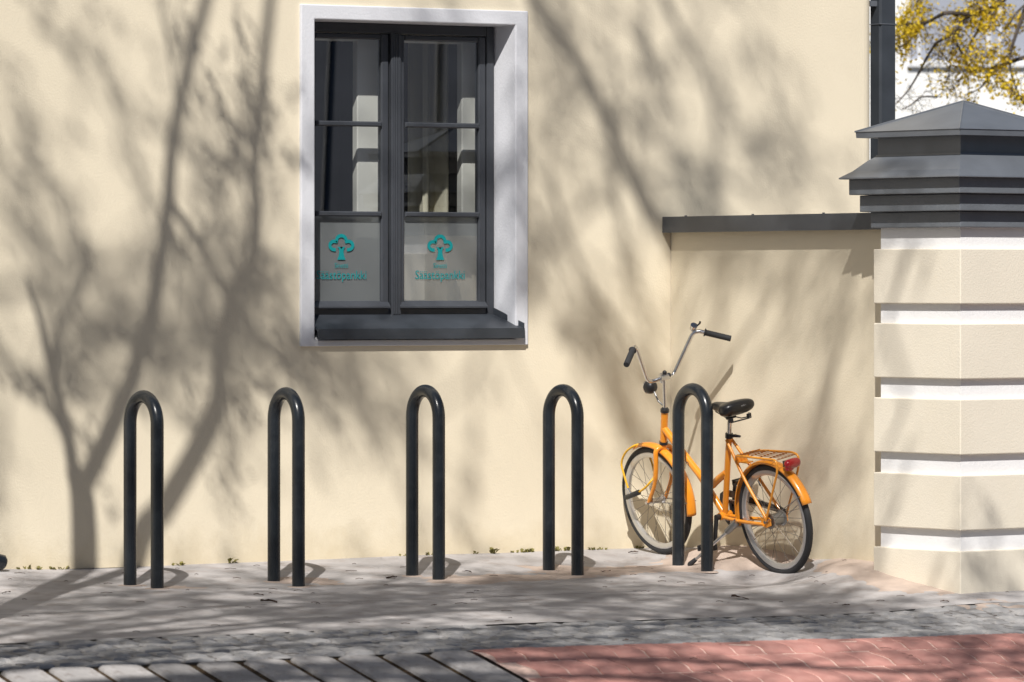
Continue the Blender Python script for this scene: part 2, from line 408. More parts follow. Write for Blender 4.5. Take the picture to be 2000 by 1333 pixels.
# crossing ramp: grey pavers on the left, red ones on the right
hit = ground_hit(935, 1277); X_RED = hit.x
ramp = tag(sheet(-40, X_RED - .01, -5.22, -V_RAMP - .004, .08, -.012, rough=False).build('ramp', 'joint_dirt', smooth=True), kind='structure')
red = tag(sheet(X_RED + .01, 40, -5.22, -V_RAMP - .004, .08, -.0035, rough=False).build('red_path', 'joint_sand', smooth=True), kind='structure')
def slab(outline, name, m, parent, h=0., ch=.008, tilt=(0, 0)):
    """paver from a plan outline, chamfered upper edge, lying on the ground surface"""
    n = len(outline); cx = sum(p[0] for p in outline) / n; cy = sum(p[1] for p in outline) / n
    z = lambda x, y: gz(x, y, False) + h + (x - cx) * tilt[0] + (y - cy) * tilt[1]
    def ins(k):
        r_ = []
        for x, y in outline:
            L = math.hypot(x - cx, y - cy); r_.append((x - (x - cx) / L * k * 1.3, y - (y - cy) / L * k * 1.3))
        return r_
    up = ins(ch); mb = MB()
    vs = [(x - cx, y - cy, z(x, y) - .05 - z(cx, cy)) for x, y in outline] + [(x - cx, y - cy, z(x, y) - ch - z(cx, cy)) for x, y in outline] + [(x - cx, y - cy, z(x, y) - z(cx, cy)) for x, y in up]
    fs = [(i, (i + 1) % n, n + (i + 1) % n, n + i) for i in range(n)] + [(n + i, n + (i + 1) % n, 2 * n + (i + 1) % n, 2 * n + i) for i in range(n)] + [tuple(range(2 * n, 3 * n))]
    mb.add(vs, fs); o = mb.build(name, m, parent); o.location = (cx, cy, z(cx, cy)); return o
def rrect(x0, x1, y0, y1, r, k=3):
    P = []
    for cx, cy, a in ((x1 - r, y1 - r, 0), (x0 + r, y1 - r, 90), (x0 + r, y0 + r, 180), (x1 - r, y0 + r, 270)):
        for i in range(k + 1):
            t = R(a + 90 * i / k); P.append((cx + r * math.cos(t), cy + r * math.sin(t)))
    return P
PW = .232
for r_, (va, vb) in enumerate(((V_RAMP + .012, V_RAMP + .60), (V_RAMP + .615, V_RAMP + 1.2))):
    x = X_RED - .012
    while x > -8.2:
        g = rnd.uniform(.016, .023)
        slab(rrect(x - PW + g, x - g, -vb + .006, -va - rnd.uniform(.0, .014), .055), 'paver', 'grey_paver', ramp, h=rnd.uniform(-.003, .004), ch=.012, tilt=(rnd.uniform(-.02, .02), rnd.uniform(-.012, .012)))
        x -= PW
RW, RD, JN = .158, .235, .0045
for r_ in range(5):
    va = V_RAMP + .014 + r_ * RD; vb = va + RD - .0
    x = X_RED + .02 - (RW / 2 if r_ % 2 else 0)
    while x < 1.35:
        if x < X_RED + .01: x += RW; continue
        P = []
        for i in range(9):
            t = i / 8; P.append((x + RW - JN + .030 * math.sin(math.pi * t) ** 2 - .0, -vb + JN + (vb - va - 2 * JN) * t))
        for i in range(9):
            t = 1 - i / 8; P.append((x + JN + .030 * math.sin(math.pi * t) ** 2, -vb + JN + (vb - va - 2 * JN) * t))
        slab(P, 'paver', 'red_paver', red, h=rnd.uniform(-.002, .003), ch=.003, tilt=(rnd.uniform(-.01, .01), rnd.uniform(-.006, .006)))
        x += RW

# drifted sand at the foot of the garden wall and round the stands
SP = [(-.10, -y, .027, .14) for y in (.5, .8, 1.1, 1.4, 1.7, 2.0)] + [(-.30, -2.6, .012, .22), (.1, -2.95, .014, .25), (-.05, -2.25, .028, .2), (.35, -3.1, .012, .3)]
for s in STANDS:
    for p in leg_pts(s): SP.append((p.x + .1, p.y - .03, .0125, .20))
SP += [(-1.9, -1.2, .012, .3), (-1.3, -.9, .012, .4), (-.6, -.6, .013, .35), (-2.4, -.5, .010, .25)]
def sand_h(x, y):
    h = sum(a * math.exp(-((x - sx) ** 2 + (y - sy) ** 2) / (2 * w_ * w_)) for sx, sy, a, w_ in SP if abs(x - sx) < 1 and abs(y - sy) < 1)
    return h * .8 - .0165 - .02 * math.exp(-((x + .27) ** 2 + (y + 1.42) ** 2) / .05) + .011 * noise.noise((x * 2.2, y * 2.2, 9)) + .006 * noise.noise((x * 9, y * 9, 4)) + .003 * noise.noise((x * 30, y * 30, 2))
m = MB(); xs = frange(-5.2, .9, .03); ys = frange(-3.4, .0, .03); n = len(xs)
m.v = [Vector((x, y, gz(x, y) + min(.03, max(-.02, sand_h(x, y))))) for y in ys for x in xs]
m.f = [(j * n + i, j * n + i + 1, (j + 1) * n + i + 1, (j + 1) * n + i) for j in range(len(ys) - 1) for i in range(n - 1) if max(sand_h(xs[i + a], ys[j + b]) for a in (0, 1) for b in (0, 1)) > -.004]
used = sorted({i for f in m.f for i in f}); mp = {k: i for i, k in enumerate(used)}
m.v = [m.v[k] for k in used]; m.f = [tuple(mp[i] for i in f) for f in m.f]
tag(m.build('sand', 'sand', smooth=True), 'pale orange sand swept into thin drifts against the walls', 'sand', kind='stuff')

# ------------------------------------------------------------------ cream building with the window
bld = empty('cream_building', (0, 0, 0))
tag(bld, 'cream plastered building with a tall grey framed window', 'building')
XE = on_y(1708, 100).x; XW = -14.0; ZT = 6.6
WD, PR = .14, -.018                      # depth of the window frame, proud surround
so = (on_y(588, 343, PR).x, on_y(1032, 343, PR).x)
oz = ((on_y(588, 8, PR).z + on_y(1030, 22, PR).z) / 2, (on_y(590, 677, PR).z + on_y(1034, 674, PR).z) / 2)
ix = (on_y(615, 343, PR).x, on_y(1007, 343, PR).x)
iz = ((on_y(615, 37, PR).z + on_y(1007, 50, PR).z) / 2, on_y(810, 664, PR).z)
fx = (ix[0] + .005, on_y(965, 343, WD).x)
fz = (iz[0] - .004, on_y(800, 616, WD).z)
wall = MB(); zb = -.022; e = .012
hx0, hx1, hz0, hz1 = so[0] + e, so[1] - e, oz[1] + e, oz[0] - e
def quad(m, a, b, c, d): m.add([a, b, c, d], [(0, 1, 2, 3)])
rc = .07
X = [XW, hx0, hx1, XE - rc]; Z = [zb, hz0, hz1, ZT]
for i in range(3):
    for j in range(3):
        if i == 1 and j == 1: continue
        quad(wall, (X[i], 0, Z[j]), (X[i + 1], 0, Z[j]), (X[i + 1], 0, Z[j + 1]), (X[i], 0, Z[j + 1]))
pr_ = (XE - rc, 0)
for k in range(1, 7):
    a = R(90 * k / 6); q = (XE - rc + rc * math.sin(a), rc - rc * math.cos(a))
    quad(wall, (pr_[0], pr_[1], zb), (q[0], q[1], zb), (q[0], q[1], ZT), (pr_[0], pr_[1], ZT)); pr_ = q
for a, b in (((XE, rc), (XE, 9)), ((XE, 9), (XW, 9)), ((XW, 9), (XW, 0))):
    quad(wall, (*a, zb), (*b, zb), (*b, ZT), (*a, ZT))
wall.build('wall', 'cream', bld, smooth=False)
fd = MB(); fd.box(XW + .02, XE - .03, .012, 8.9, -.5, zb - .001); fd.build('foundation', 'foundation', bld)
rf = MB(); rf.add([(XW, 0, ZT), (XE, 0, ZT), (XE, 9, ZT), (XW, 9, ZT), (XW + 2, 4.5, ZT + 2.6), (XE - 2, 4.5, ZT + 2.6)], [(0, 1, 5, 4), (1, 2, 5), (2, 3, 4, 5), (3, 0, 4), (3, 2, 1, 0)])
rf.build('roof', 'roof', bld)

sr = MB()
O = [(so[0], oz[1]), (so[1], oz[1]), (so[1], oz[0]), (so[0], oz[0])]; I = [(ix[0], iz[1]), (ix[1], iz[1]), (ix[1], iz[0]), (ix[0], iz[0])]; Fq = [(fx[0], fz[1] - .03), (fx[1], fz[1] - .03), (fx[1], fz[0]), (fx[0], fz[0])]
sr.add([(x, PR, z) for x, z in O] + [(x, PR, z) for x, z in I] + [(x, WD + .06, z) for x, z in Fq] + [(x, .03, z) for x, z in O],
       [(i, (i + 1) % 4, 4 + (i + 1) % 4, 4 + i) for i in range(4)] + [(4 + i, 4 + (i + 1) % 4, 8 + (i + 1) % 4, 8 + i) for i in range(4)] + [(12 + i, 12 + (i + 1) % 4, (i + 1) % 4, i) for i in range(4)])
sr.build('window_surround', 'white_plaster', bld, bevel=.006)
# metal sill
sl = MB(); zs = on_y(1020, 641, -.05).z; z2 = on_y(1020, 661, -.05).z; sx0, sx1 = on_y(622, 655, -.05).x, on_y(1025, 655, -.05).x
zb_ = fz[1] + .004
sl.add([(fx[0] + .003, WD - .004, zb_), (fx[1] - .003, WD - .004, zb_), (sx1, -.05, zs), (sx0, -.05, zs), (sx1, -.05, z2), (sx0, -.05, z2), (sx1, -.038, z2), (sx0, -.038, z2), (sx1, -.038, zs - .012), (sx0, -.038, zs - .012), (fx[1] - .003, WD - .004, zb_ - .012), (fx[0] + .003, WD - .004, zb_ - .012)],
       [(0, 3, 2, 1), (3, 5, 4, 2), (5, 7, 6, 4), (7, 9, 8, 6), (9, 11, 10, 8), (2, 4, 6, 8, 10, 1), (3, 0, 11, 9, 7, 5)])
sl.build('window_sill', 'sill', bld)
us = MB()
us.add([(sx1 - .002, -.05, zs - .004), (fx[1] - .004, WD - .006, zb_), (fx[1] - .004, WD - .006, zb_ + .035), (sx1 - .002, -.05, zs + .026), (sx1 - .008, -.05, zs - .004), (fx[1] - .010, WD - .006, zb_), (fx[1] - .010, WD - .006, zb_ + .035), (sx1 - .008, -.05, zs + .026)],
       [(0, 1, 2, 3), (4, 7, 6, 5), (3, 2, 6, 7), (0, 3, 7, 4), (1, 5, 6, 2)])
us.build('sill_upstand', 'sill', bld)

# window frame and casements (front faces near y = WD)
def wx(px): return on_y(px, 343, WD).x
def wz(py): return on_y(790, py, WD).z
fr = MB(); a, b = fx; t_, u_ = fz
jw = wx(965) - wx(951); tw = wz(50) - wz(69)
mx0, mx1 = wx(763), wx(782)
fr.cbox(a, a + jw, WD, WD + .055, u_, t_, .003); fr.cbox(b - jw, b, WD, WD + .055, u_, t_, .003)
fr.cbox(a + jw + .001, b - jw - .001, WD + .002, WD + .055, t_ - tw, t_ - .001, .003)
fr.cbox(a + jw + .001, b - jw - .001, WD + .006, WD + .055, u_, wz(602), .003)
fr.build('window_frame', 'frame', bld)
ml = MB(); ml.cbox(mx0, mx1, WD - .012, WD + .05, wz(617) + .001, t_ - tw + .004, .004)
for k in range(1, 4): xm = mx0 + (mx1 - mx0) * k / 4; ml.cbox(xm - .0035, xm + .0035, WD - .017, WD - .010, wz(614), t_ - tw, .002)
ml.build('mullion', 'frame', bld)
GY = WD + .020
def emblem_pts():
    """cloud-shaped outline of the tree crown, in units of the emblem's height"""
    P = []
    def arc(cx, cy, r, a0, a1, n=14):
        for i in range(n + 1):
            t = R(a0 + (a1 - a0) * i / n); P.append((cx + r * math.cos(t), cy + r * math.sin(t)))
    arc(-.24, .055, .165, -75, -262, 16); arc(0, .27, .165, 205, -25, 18); arc(.24, .055, .165, 82, -105, 16)
    return P
def casement(g0, g1, name_px, cx_px, tx0, tx1):
    cs = empty('casement', (0, 0, 0)); cs.parent = bld
    sw = wx(950) - wx(936)
    zt, zbm = wz(79), wz(588)
    c = MB(); c.cbox(g0 - sw, g0, WD + .004, WD + .045, wz(601), wz(68), .006); c.cbox(g1, g1 + sw, WD + .004, WD + .045, wz(601), wz(68), .006)
    c.cbox(g0 + .001, g1 - .001, WD + .005, WD + .045, zt, wz(68) - .001, .006); c.cbox(g0 + .001, g1 - .001, WD + .005, WD + .045, wz(601) + .001, zbm, .006)
    c.build('casement_frame', 'frame', cs)
    dl = MB(); dl.add([(g0 - sw + .004, WD + .003, wz(590)), (g1 + sw - .004, WD + .003, wz(590)), (g1 + sw - .004, WD - .022, wz(599)), (g0 - sw + .004, WD - .022, wz(599)), (g1 + sw - .004, WD - .022, wz(602)), (g0 - sw + .004, WD - .022, wz(602)), (g1 + sw - .004, WD + .003, wz(602)), (g0 - sw + .004, WD + .003, wz(602))],
                      [(0, 1, 2, 3), (3, 2, 4, 5), (5, 4, 6, 7), (1, 6, 4, 2), (0, 3, 5, 7)])
    dl.build('drip_rail', 'frame', cs)
    bars = [(wz(239), wz(249)), (wz(414), wz(424))]
    for h, l in bars:
        bm = MB(); bm.cbox(g0 + .001, g1 - .001, WD - .006, WD + .034, l, h, .006); bm.build('glazing_bar', 'frame', cs)
    edges = [zt, bars[0][0], bars[0][1], bars[1][0], bars[1][1], zbm]
    for k in range(3):
        p = MB(); p.add([(g0, GY, edges[2 * k + 1]), (g1, GY, edges[2 * k + 1]), (g1, GY, edges[2 * k]), (g0, GY, edges[2 * k])], [(0, 1, 2, 3)])
        o = p.build('pane', 'glass', cs)
        if k == 2:
            fl = MB(); fl.add([(g0, GY + .004, edges[5]), (g1, GY + .004, edges[5]), (g1, GY + .004, edges[4]), (g0, GY + .004, edges[4])], [(0, 1, 2, 3)])
            tag(fl.build('frosted_film', 'film', cs), 'frosted film on the bottom pane')
    # printed emblem and lettering on the bottom pane
    ecx, ecz = wx(cx_px), (wz(458) + wz(508)) / 2; H = wz(458) - wz(508); sx = .95 * (wx(886) - wx(840)) / (.81 * H)
    st = MB(); P = [(x * sx, z) for x, z in emblem_pts()]; hw = .067; k = 0
    for i in range(len(P) - 1):
        (x0, z0), (x1, z1) = P[i], P[i + 1]
        if math.hypot(x1 - x0, z1 - z0) > .14: pass
        def nrm(i):
            a_, b_ = P[max(0, i - 1)], P[min(len(P) - 1, i + 1)]
            dx, dz = b_[0] - a_[0], b_[1] - a_[1]; L = math.hypot(dx, dz) or 1; return (-dz / L * hw, dx / L * hw)
        n0, n1 = nrm(i), nrm(i + 1); yy = GY - .0015 - .00001 * i
        q = [(x0 + n0[0], z0 + n0[1]), (x0 - n0[0], z0 - n0[1]), (x1 - n1[0], z1 - n1[1]), (x1 + n1[0], z1 + n1[1])]
        st.add([(ecx + u * H, yy, ecz + v_ * H) for u, v_ in q], [(0, 1, 2, 3)])
    tr = [(-.15, -.5), (.15, -.5), (.10, -.36), (.075, -.2), (.085, -.08), (.14, .0), (.05, .0), (0, -.09), (-.05, .0), (-.14, .0), (-.085, -.08), (-.075, -.2), (-.10, -.36)]
    L_ = [tr[0], tr[12], tr[11], tr[10], tr[9], tr[8], tr[7]]; R_ = [tr[1], tr[2], tr[3], tr[4], tr[5], tr[6], tr[7]]
    vs = [(ecx + u * sx * H, GY - .0022, ecz + v_ * H) for u, v_ in L_ + R_]
    st.add(vs, [(i, 7 + i, 8 + i, i + 1) for i in range(6)])
    st.build('emblem', 'teal', cs)
    for body, zpx, hh, wpx in (('Sinetti', 523.5, None, 26), ('Säästöpankki', 545.5, None, tx1 - tx0)):
        me = text_mesh(body, .05, offset=.0)
        xs_ = [v_.co.x for v_ in me.vertices]; wdt = max(xs_) - min(xs_); tgt = wx(cx_px + wpx / 2) - wx(cx_px - wpx / 2); k_ = tgt / wdt
        hgt = k_ if len(body) > 8 else k_
        mid = (max(xs_) + min(xs_)) / 2; cxx = cx_px if len(body) < 9 else (tx0 + tx1) / 2
        for v_ in me.vertices: v_.co = Vector((wx(cxx) + (v_.co.x - mid) * k_, GY - .002, wz(zpx) + v_.co.y * k_ * 1.12))
        me.materials.append(M['teal']); o = bpy.data.objects.new('lettering', me); col.objects.link(o); o.parent = cs
    return cs
lc = casement(a + jw + (wx(950) - wx(936)), wx(746), 0, 670, 622, 719)
rcase = casement(wx(791), wx(936), 0, 863, 815, 911)

# inner white window, reveal and the room behind
iy = WD + .14
inn = MB()
for p0, p1 in ((wx(723), wx(800)), (wx(928), b + .02), (a - .02, a + .07)): inn.cbox(p0, p1, iy, iy + .05, fz[1] + .02, fz[0] - .02, .006)
inn.cbox(a + .071, b - .02, iy + .003, iy + .05, fz[0] - .09, fz[0] - .03, .006); inn.cbox(a + .071, b - .02, iy + .003, iy + .05, fz[1] + .02, wz(590), .006)
inn.build('inner_window_frame', 'frame_in', bld)
rv = MB(); yb = iy + .34; ex0, ex1, ez0, ez1 = a - .05, b + .03, fz[1] - .02, fz[0] + .02
y0_ = WD + .056
rv.add([(ex0, y0_, ez0), (ex1, y0_, ez0), (ex1, y0_, ez1), (ex0, y0_, ez1), (ex0 - .05, yb, ez0), (ex1 + .02, yb, ez0), (ex1 + .02, yb, ez1), (ex0 - .05, yb, ez1)], [(0, 1, 5, 4), (1, 2, 6, 5), (2, 3, 7, 6), (3, 0, 4, 7)])
rv.build('inner_reveal', 'frame_in', bld)
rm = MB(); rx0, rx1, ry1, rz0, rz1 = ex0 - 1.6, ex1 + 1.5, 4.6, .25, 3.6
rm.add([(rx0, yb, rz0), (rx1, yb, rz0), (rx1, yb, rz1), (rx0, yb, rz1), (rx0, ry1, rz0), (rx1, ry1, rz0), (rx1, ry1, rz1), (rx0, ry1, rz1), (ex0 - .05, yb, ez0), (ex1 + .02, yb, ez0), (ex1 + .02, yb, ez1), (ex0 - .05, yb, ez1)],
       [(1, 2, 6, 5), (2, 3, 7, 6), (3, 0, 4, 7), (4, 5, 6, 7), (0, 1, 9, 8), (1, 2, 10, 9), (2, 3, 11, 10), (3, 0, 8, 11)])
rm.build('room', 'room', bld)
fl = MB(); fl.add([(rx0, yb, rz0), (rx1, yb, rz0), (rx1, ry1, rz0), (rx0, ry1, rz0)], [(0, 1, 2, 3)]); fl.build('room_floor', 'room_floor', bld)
cu = MB(); cy0 = yb + .10; cx0 = on_y(806, 343, cy0).x; cx1 = on_y(872, 343, cy0).x; n = 40
pts = []
for i in range(n + 1):
    t = i / n; pts.append((cx0 + (cx1 - cx0) * t + .02 * math.sin(t * 14), cy0 + .05 * math.sin(t * 11.5 + 1.2) + .02 * math.sin(t * 27)))
cu.v = [Vector((x, y, z)) for z in (rz0 + .02, rz1 - .15) for x, y in pts]; cu.f = [(i, i + 1, n + 2 + i, n + 1 + i) for i in range(n)]
cuo = cu.build('curtain', 'curtain', smooth=True)
so_ = cuo.modifiers.new('thick', 'SOLIDIFY'); so_.thickness = .004
tag(cuo, 'cream curtain hanging in folds behind the right casement', 'curtain')

# rainwater pipe on the far corner
dp = empty('downpipe', (0, 0, 0)); dp.parent = bld
py0 = .10; p0, p1 = on_y(1719, 200, py0).x, on_y(1751, 200, py0).x
d = MB(); d.cbox(p0, p1, py0, py0 + .095, -.3, 6.4, .012); d.build('pipe', 'sill', dp)
for zc_ in (on_y(1720, 47, py0).z, .6, 4.6):
    d = MB(); d.box(p0 - .004, p1 + .004, py0 - .004, py0 + .1, zc_ - .002, zc_ + .002); d.build('pipe_joint', 'cap_metal', dp)
    d = MB(); d.box(XE - .005, p0 + .002, py0 + .03, py0 + .07, zc_ + .10, zc_ + .13); d.build('bracket', 'cap_metal', dp)
# rounded spout of a second pipe at the left edge of the picture
q = on_y(-12, 1098, -.09)
d = MB(); d.tube([(q.x - .10, -.06, 6.3), (q.x - .10, -.06, .30), (q.x - .095, -.06, .20), (q.x - .07, -.075, .11), (q.x - .02, -.09, q.z + .015), (q.x + .045, -.10, q.z - .005), (q.x + .055, -.10, q.z - .008)], [.04, .04, .04, .04, .04, .04, .03], 14)
d.build('corner_downpipe', 'stand', bld, smooth=True)

# ------------------------------------------------------------------ garden wall
gw = empty('garden_wall', (0, 0, gz(0, -1))); tag(gw, 'cream plastered garden wall with a dark metal coping behind the bicycle', 'wall')
def up(mb, name, m, parent, **k):
    """build world-space geometry under an empty that sits at its base"""
    o = mb.build(name, m, parent, **k); o.matrix_parent_inverse = Matrix.Translation(parent.location).inverted(); return o
ZC0 = CAMH + (HZ - 455) / FPX * depth_of((-.065, 0, 0)); ZC1 = CAMH + (HZ - 424) / FPX * depth_of((-.065, 0, 0))
WE = -2.12
g = MB(); g.box(0, .34, WE, -.004, -.35, ZC0 + .02); up(g, 'wall', 'cream', gw)
c = MB(); ov = .057
c.add([(-ov, WE, ZC0), (-ov, -.004, ZC0), (-ov, -.004, ZC1), (-ov, WE, ZC1), (.17, WE, ZC1 - .012), (.17, -.004, ZC1 - .012), (.34 + ov, WE, ZC1 - .024), (.34 + ov, -.004, ZC1 - .024), (.34 + ov, WE, ZC0), (.34 + ov, -.004, ZC0), (-ov + .008, WE, ZC0), (-ov + .008, -.004, ZC0), (-ov + .008, WE, ZC0 + .012), (-ov + .008, -.004, ZC0 + .012), (.34 + ov, WE, ZC0 + .012), (.34 + ov, -.004, ZC0 + .012)],
      [(0, 3, 2, 1), (3, 4, 5, 2), (4, 6, 7, 5), (6, 8, 9, 7), (0, 1, 11, 10), (10, 11, 13, 12), (12, 13, 15, 14), (8, 14, 15, 9), (1, 2, 5, 7, 9, 15, 13, 11), (0, 10, 12, 14, 8, 6, 4, 3)])
up(c, 'coping', 'coping', gw)
for px in (1337, 1468, 1606):
    yy = on_x(px, 420, -ov).y
    s_ = MB(); s_.box(-ov + .002, -ov + .014, yy - .004, yy + .004, ZC1 - .006, ZC1 + .006); up(s_, 'coping_seam', 'cap_metal', gw)

# ------------------------------------------------------------------ gate pillar
pw = empty('gate_pillar', (PIL_C.x, PIL_C.y, -.12)); tag(pw, 'banded cream and white gate pillar with stepped dark grey cap', 'pillar')
fd_ = depth_of(pil(-.324, -.324))
def pz(py): return CAMH + (HZ - py) / FPX * fd_
def ring(mb, spec, jag=0):
    """stack of square outlines: (half width, z)"""
    k = len(mb.v)
    for h, z in spec:
        for a_, b_ in ((-1, -1), (1, -1), (1, 1), (-1, 1)):
            p = pil(a_ * h, b_ * h); p.z = z; mb.v.append(p)
    for i in range(len(spec) - 1):
        for j in range(4): mb.f.append((k + i * 4 + j, k + i * 4 + (j + 1) % 4, k + (i + 1) * 4 + (j + 1) % 4, k + (i + 1) * 4 + j))
    mb.f.append((k + 3, k + 2, k + 1, k)); t = k + (len(spec) - 1) * 4; mb.f.append((t, t + 1, t + 2, t + 3))
    return mb
bands = [(486, 594), (633, 741), (781, 889), (930, 1037), (1078, 1215)]
for t_, b_ in bands:
    up(ring(MB(), [(.324, pz(b_)), (.324, pz(t_))]), 'plaster_course', 'pillar_cream', pw, bevel=.005)
up(ring(MB(), [(.297, pz(1190)), (.297, pz(440))]), 'recessed_core', 'pillar_white', pw)
up(ring(MB(), [(.334, pz(444)), (.334, pz(413))]), 'cap_step', 'cap_paint', pw, bevel=.004)
up(ring(MB(), [(.374, pz(412)), (.374, pz(379))]), 'cap_step', 'cap_paint', pw, bevel=.004)
up(ring(MB(), [(.413, pz(378)), (.413, pz(346.5))]), 'cap_step', 'cap_paint', pw, bevel=.004)
up(ring(MB(), [(.445, pz(347)), (.450, pz(346)), (.448, pz(343.5)), (.400, pz(331)), (.345, pz(310)), (.317, pz(302)), (.314, pz(298))]), 'cap_skirt', 'cap_metal', pw)
up(ring(MB(), [(.308, pz(300)), (.308, pz(262))]), 'cap_neck', 'cap_metal', pw)
up(ring(MB(), [(.300, pz(264)), (.386, pz(264.5)), (.388, pz(253)), (.392, pz(252.5)), (.006, pz(193)), (.004, pz(190))]), 'cap_roof', 'cap_metal', pw)
for h0, z0_, h1, z1_ in ((.392, pz(252), .006, pz(192)),):
    for a_, b_ in ((-1, -1), (1, -1), (-1, 1), (1, 1)):
        p_, q_ = pil(a_ * h0, b_ * h0), pil(a_ * h1, b_ * h1); p_.z, q_.z = z0_, z1_
        up(MB().tube([p_, q_], .0045, 6), 'roof_seam', 'cap_metal', pw)

# ------------------------------------------------------------------ hoop stands
names = ['leftmost dark steel hoop stand, beside the forked tree shadow', 'second dark steel hoop stand from the left, left of the window', 'third dark steel hoop stand from the left, below the window', 'fourth dark steel hoop stand from the left, left of the bicycle', 'rightmost dark steel hoop stand, with the orange bicycle behind it']
for s, nm in zip(STANDS, names):
    fa, ne = leg_pts(s); ct = (fa + ne) / 2
    axis = (ne - fa); axis.z = 0; sp = axis.length; axis.normalize()
    top = CAMH + (HZ - s[4]) / FPX * depth_of(ct) - .0335
    st = empty('hoop_stand', (ct.x, ct.y, gz(ct.x, ct.y))); tag(st, nm, 'bike stand', 'hoop stands in a row along the wall')
    P = [Vector((fa.x, fa.y, gz(fa.x, fa.y) - .15)), Vector((fa.x, fa.y, .3))]
    cz = top - sp / 2
    for i in range(25):
        t = math.pi * (1 - i / 24); p = ct + axis * (math.cos(t) * sp / 2); P.append(Vector((p.x, p.y, cz + math.sin(t) * sp / 2)))
    P += [Vector((ne.x, ne.y, .3)), Vector((ne.x, ne.y, gz(ne.x, ne.y) - .15))]
    up(MB().tube(P, .0325, 24), 'tube', 'stand', st, smooth=True)
    for p in (fa, ne):
        m = MB(); m.lathe([(.033, .004), (.052 + rnd.uniform(0, .01), .003), (.062, -.004)], 'z', (p.x, p.y, gz(p.x, p.y)), 16)
        up(m, 'footing', 'sand', st, smooth=True)

# ------------------------------------------------------------------ bicycle (local: x forward, y left, z up, origin at the rear hub)
BO = Vector((.5, 0, -.2975))
bike = empty('bicycle')
BM = Matrix((BF, BL, BU)).transposed().to_4x4()
BM.translation = BHUB + BM.to_3x3() @ BO
bike.matrix_world = BM
tag(bike, 'orange city bicycle with rear rack leaning behind the rightmost hoop', 'bicycle')
BI = BM.inverted()
def loc(p): return BI @ Vector(p) + BO            # world -> bike local (rear hub origin)
def bpx(px, py, y=0.):
    """photo pixel -> bike local point in the plane at sideways offset y"""
    d = ray(px, py); o = BHUB + BL * y; t = (o - CAM).dot(BL) / d.dot(BL); p = loc(CAM + d * t); return Vector((p.x, y, p.z))
def bp(mb, name, m, parent=None, **k):
    mb.v = [p - BO for p in mb.v]; return mb.build(name, m, parent or bike, **k)
def fillet(pts, r, n=6):
    pts = [Vector(p) for p in pts]; out_ = [pts[0]]
    for i in range(1, len(pts) - 1):
        a_, b_, c_ = pts[i - 1], pts[i], pts[i + 1]; d0, d1 = (a_ - b_), (c_ - b_); k = min(r, d0.length * .48, d1.length * .48)
        s0, s1 = b_ + d0.normalized() * k, b_ + d1.normalized() * k
        for j in range(n + 1):
            t = j / n; out_.append(s0 * (1 - t) ** 2 + b_ * 2 * t * (1 - t) + s1 * t * t)
    return out_ + [pts[-1]]
FH = Vector((1.034, 0, 0)); RH = Vector((0, 0, 0))
def wheel(c, hubr, hubw, seed, valve):
    w_ = empty('wheel'); w_.parent = bike
    rr = random.Random(seed)
    t = MB(); t.lathe([(.2790 + .0185 * math.cos(a_) , .0180 * math.sin(a_)) for a_ in [2 * math.pi * i / 14 for i in range(14)]], 'y', c, 72, closed=True)
    bp(t, 'tyre', 'rubber', w_, smooth=True)
    t = MB(); t.lathe([(.262, .0165), (.266, .0135), (.258, .011), (.246, .0105), (.242, .006), (.241, -.006), (.246, -.0105), (.258, -.011), (.266, -.0135), (.262, -.0165), (.246, -.0140), (.238, -.009), (.2365, 0), (.238, .009), (.246, .0140)], 'y', c, 72, closed=True)
    bp(t, 'rim', 'rim', w_, smooth=True)
    h = MB(); h.lathe([(.004, hubw / 2 + .012), (.008, hubw / 2 + .012), (.008, hubw / 2 + .002), (hubr + .010, hubw / 2), (hubr + .010, hubw / 2 - .004), (hubr, hubw / 2 - .010), (hubr, -hubw / 2 + .010), (hubr + .010, -hubw / 2 + .004), (hubr + .010, -hubw / 2), (.008, -hubw / 2 - .002), (.008, -hubw / 2 - .012), (.004, -hubw / 2 - .012)], 'y', c, 20)
    bp(h, 'hub', 'alu' if hubr < .02 else 'steel', w_, smooth=True)
    sp = MB(); N = 28
    for i in range(N):
        side = 1 if i % 2 else -1; a_ = 2 * math.pi * i / N + .1; tw_ = R(52) * (1 if (i // 2) % 2 else -1) * (1 if hubr < .02 else .55)
        p0 = c + Vector((math.cos(a_ + tw_) * (hubr + .007), side * (hubw / 2 - .002), math.sin(a_ + tw_) * (hubr + .007)))
        p1 = c + Vector((math.cos(a_) * .238, side * .003, math.sin(a_) * .238)); sp.tube([p0, p1], .00125, 5, cap=False)
    bp(sp, 'spokes', 'spoke', w_)
    va = R(valve); p0 = c + Vector((math.cos(va), 0, math.sin(va))) * .228; p1 = c + Vector((math.cos(va), 0, math.sin(va))) * .196
    bp(MB().tube([p0, p1], .004, 6), 'valve', 'plastic', w_)
    rf_ = MB(); a_ = R(valve + 40); q0 = c + Vector((math.cos(a_ - .08), 0, math.sin(a_ - .08))) * .13; q1 = c + Vector((math.cos(a_ + .06), 0, math.sin(a_ + .06))) * .165
    return w_
wheel(FH, .014, .085, 1, 235); wheel(RH, .033, .085, 2, 60)

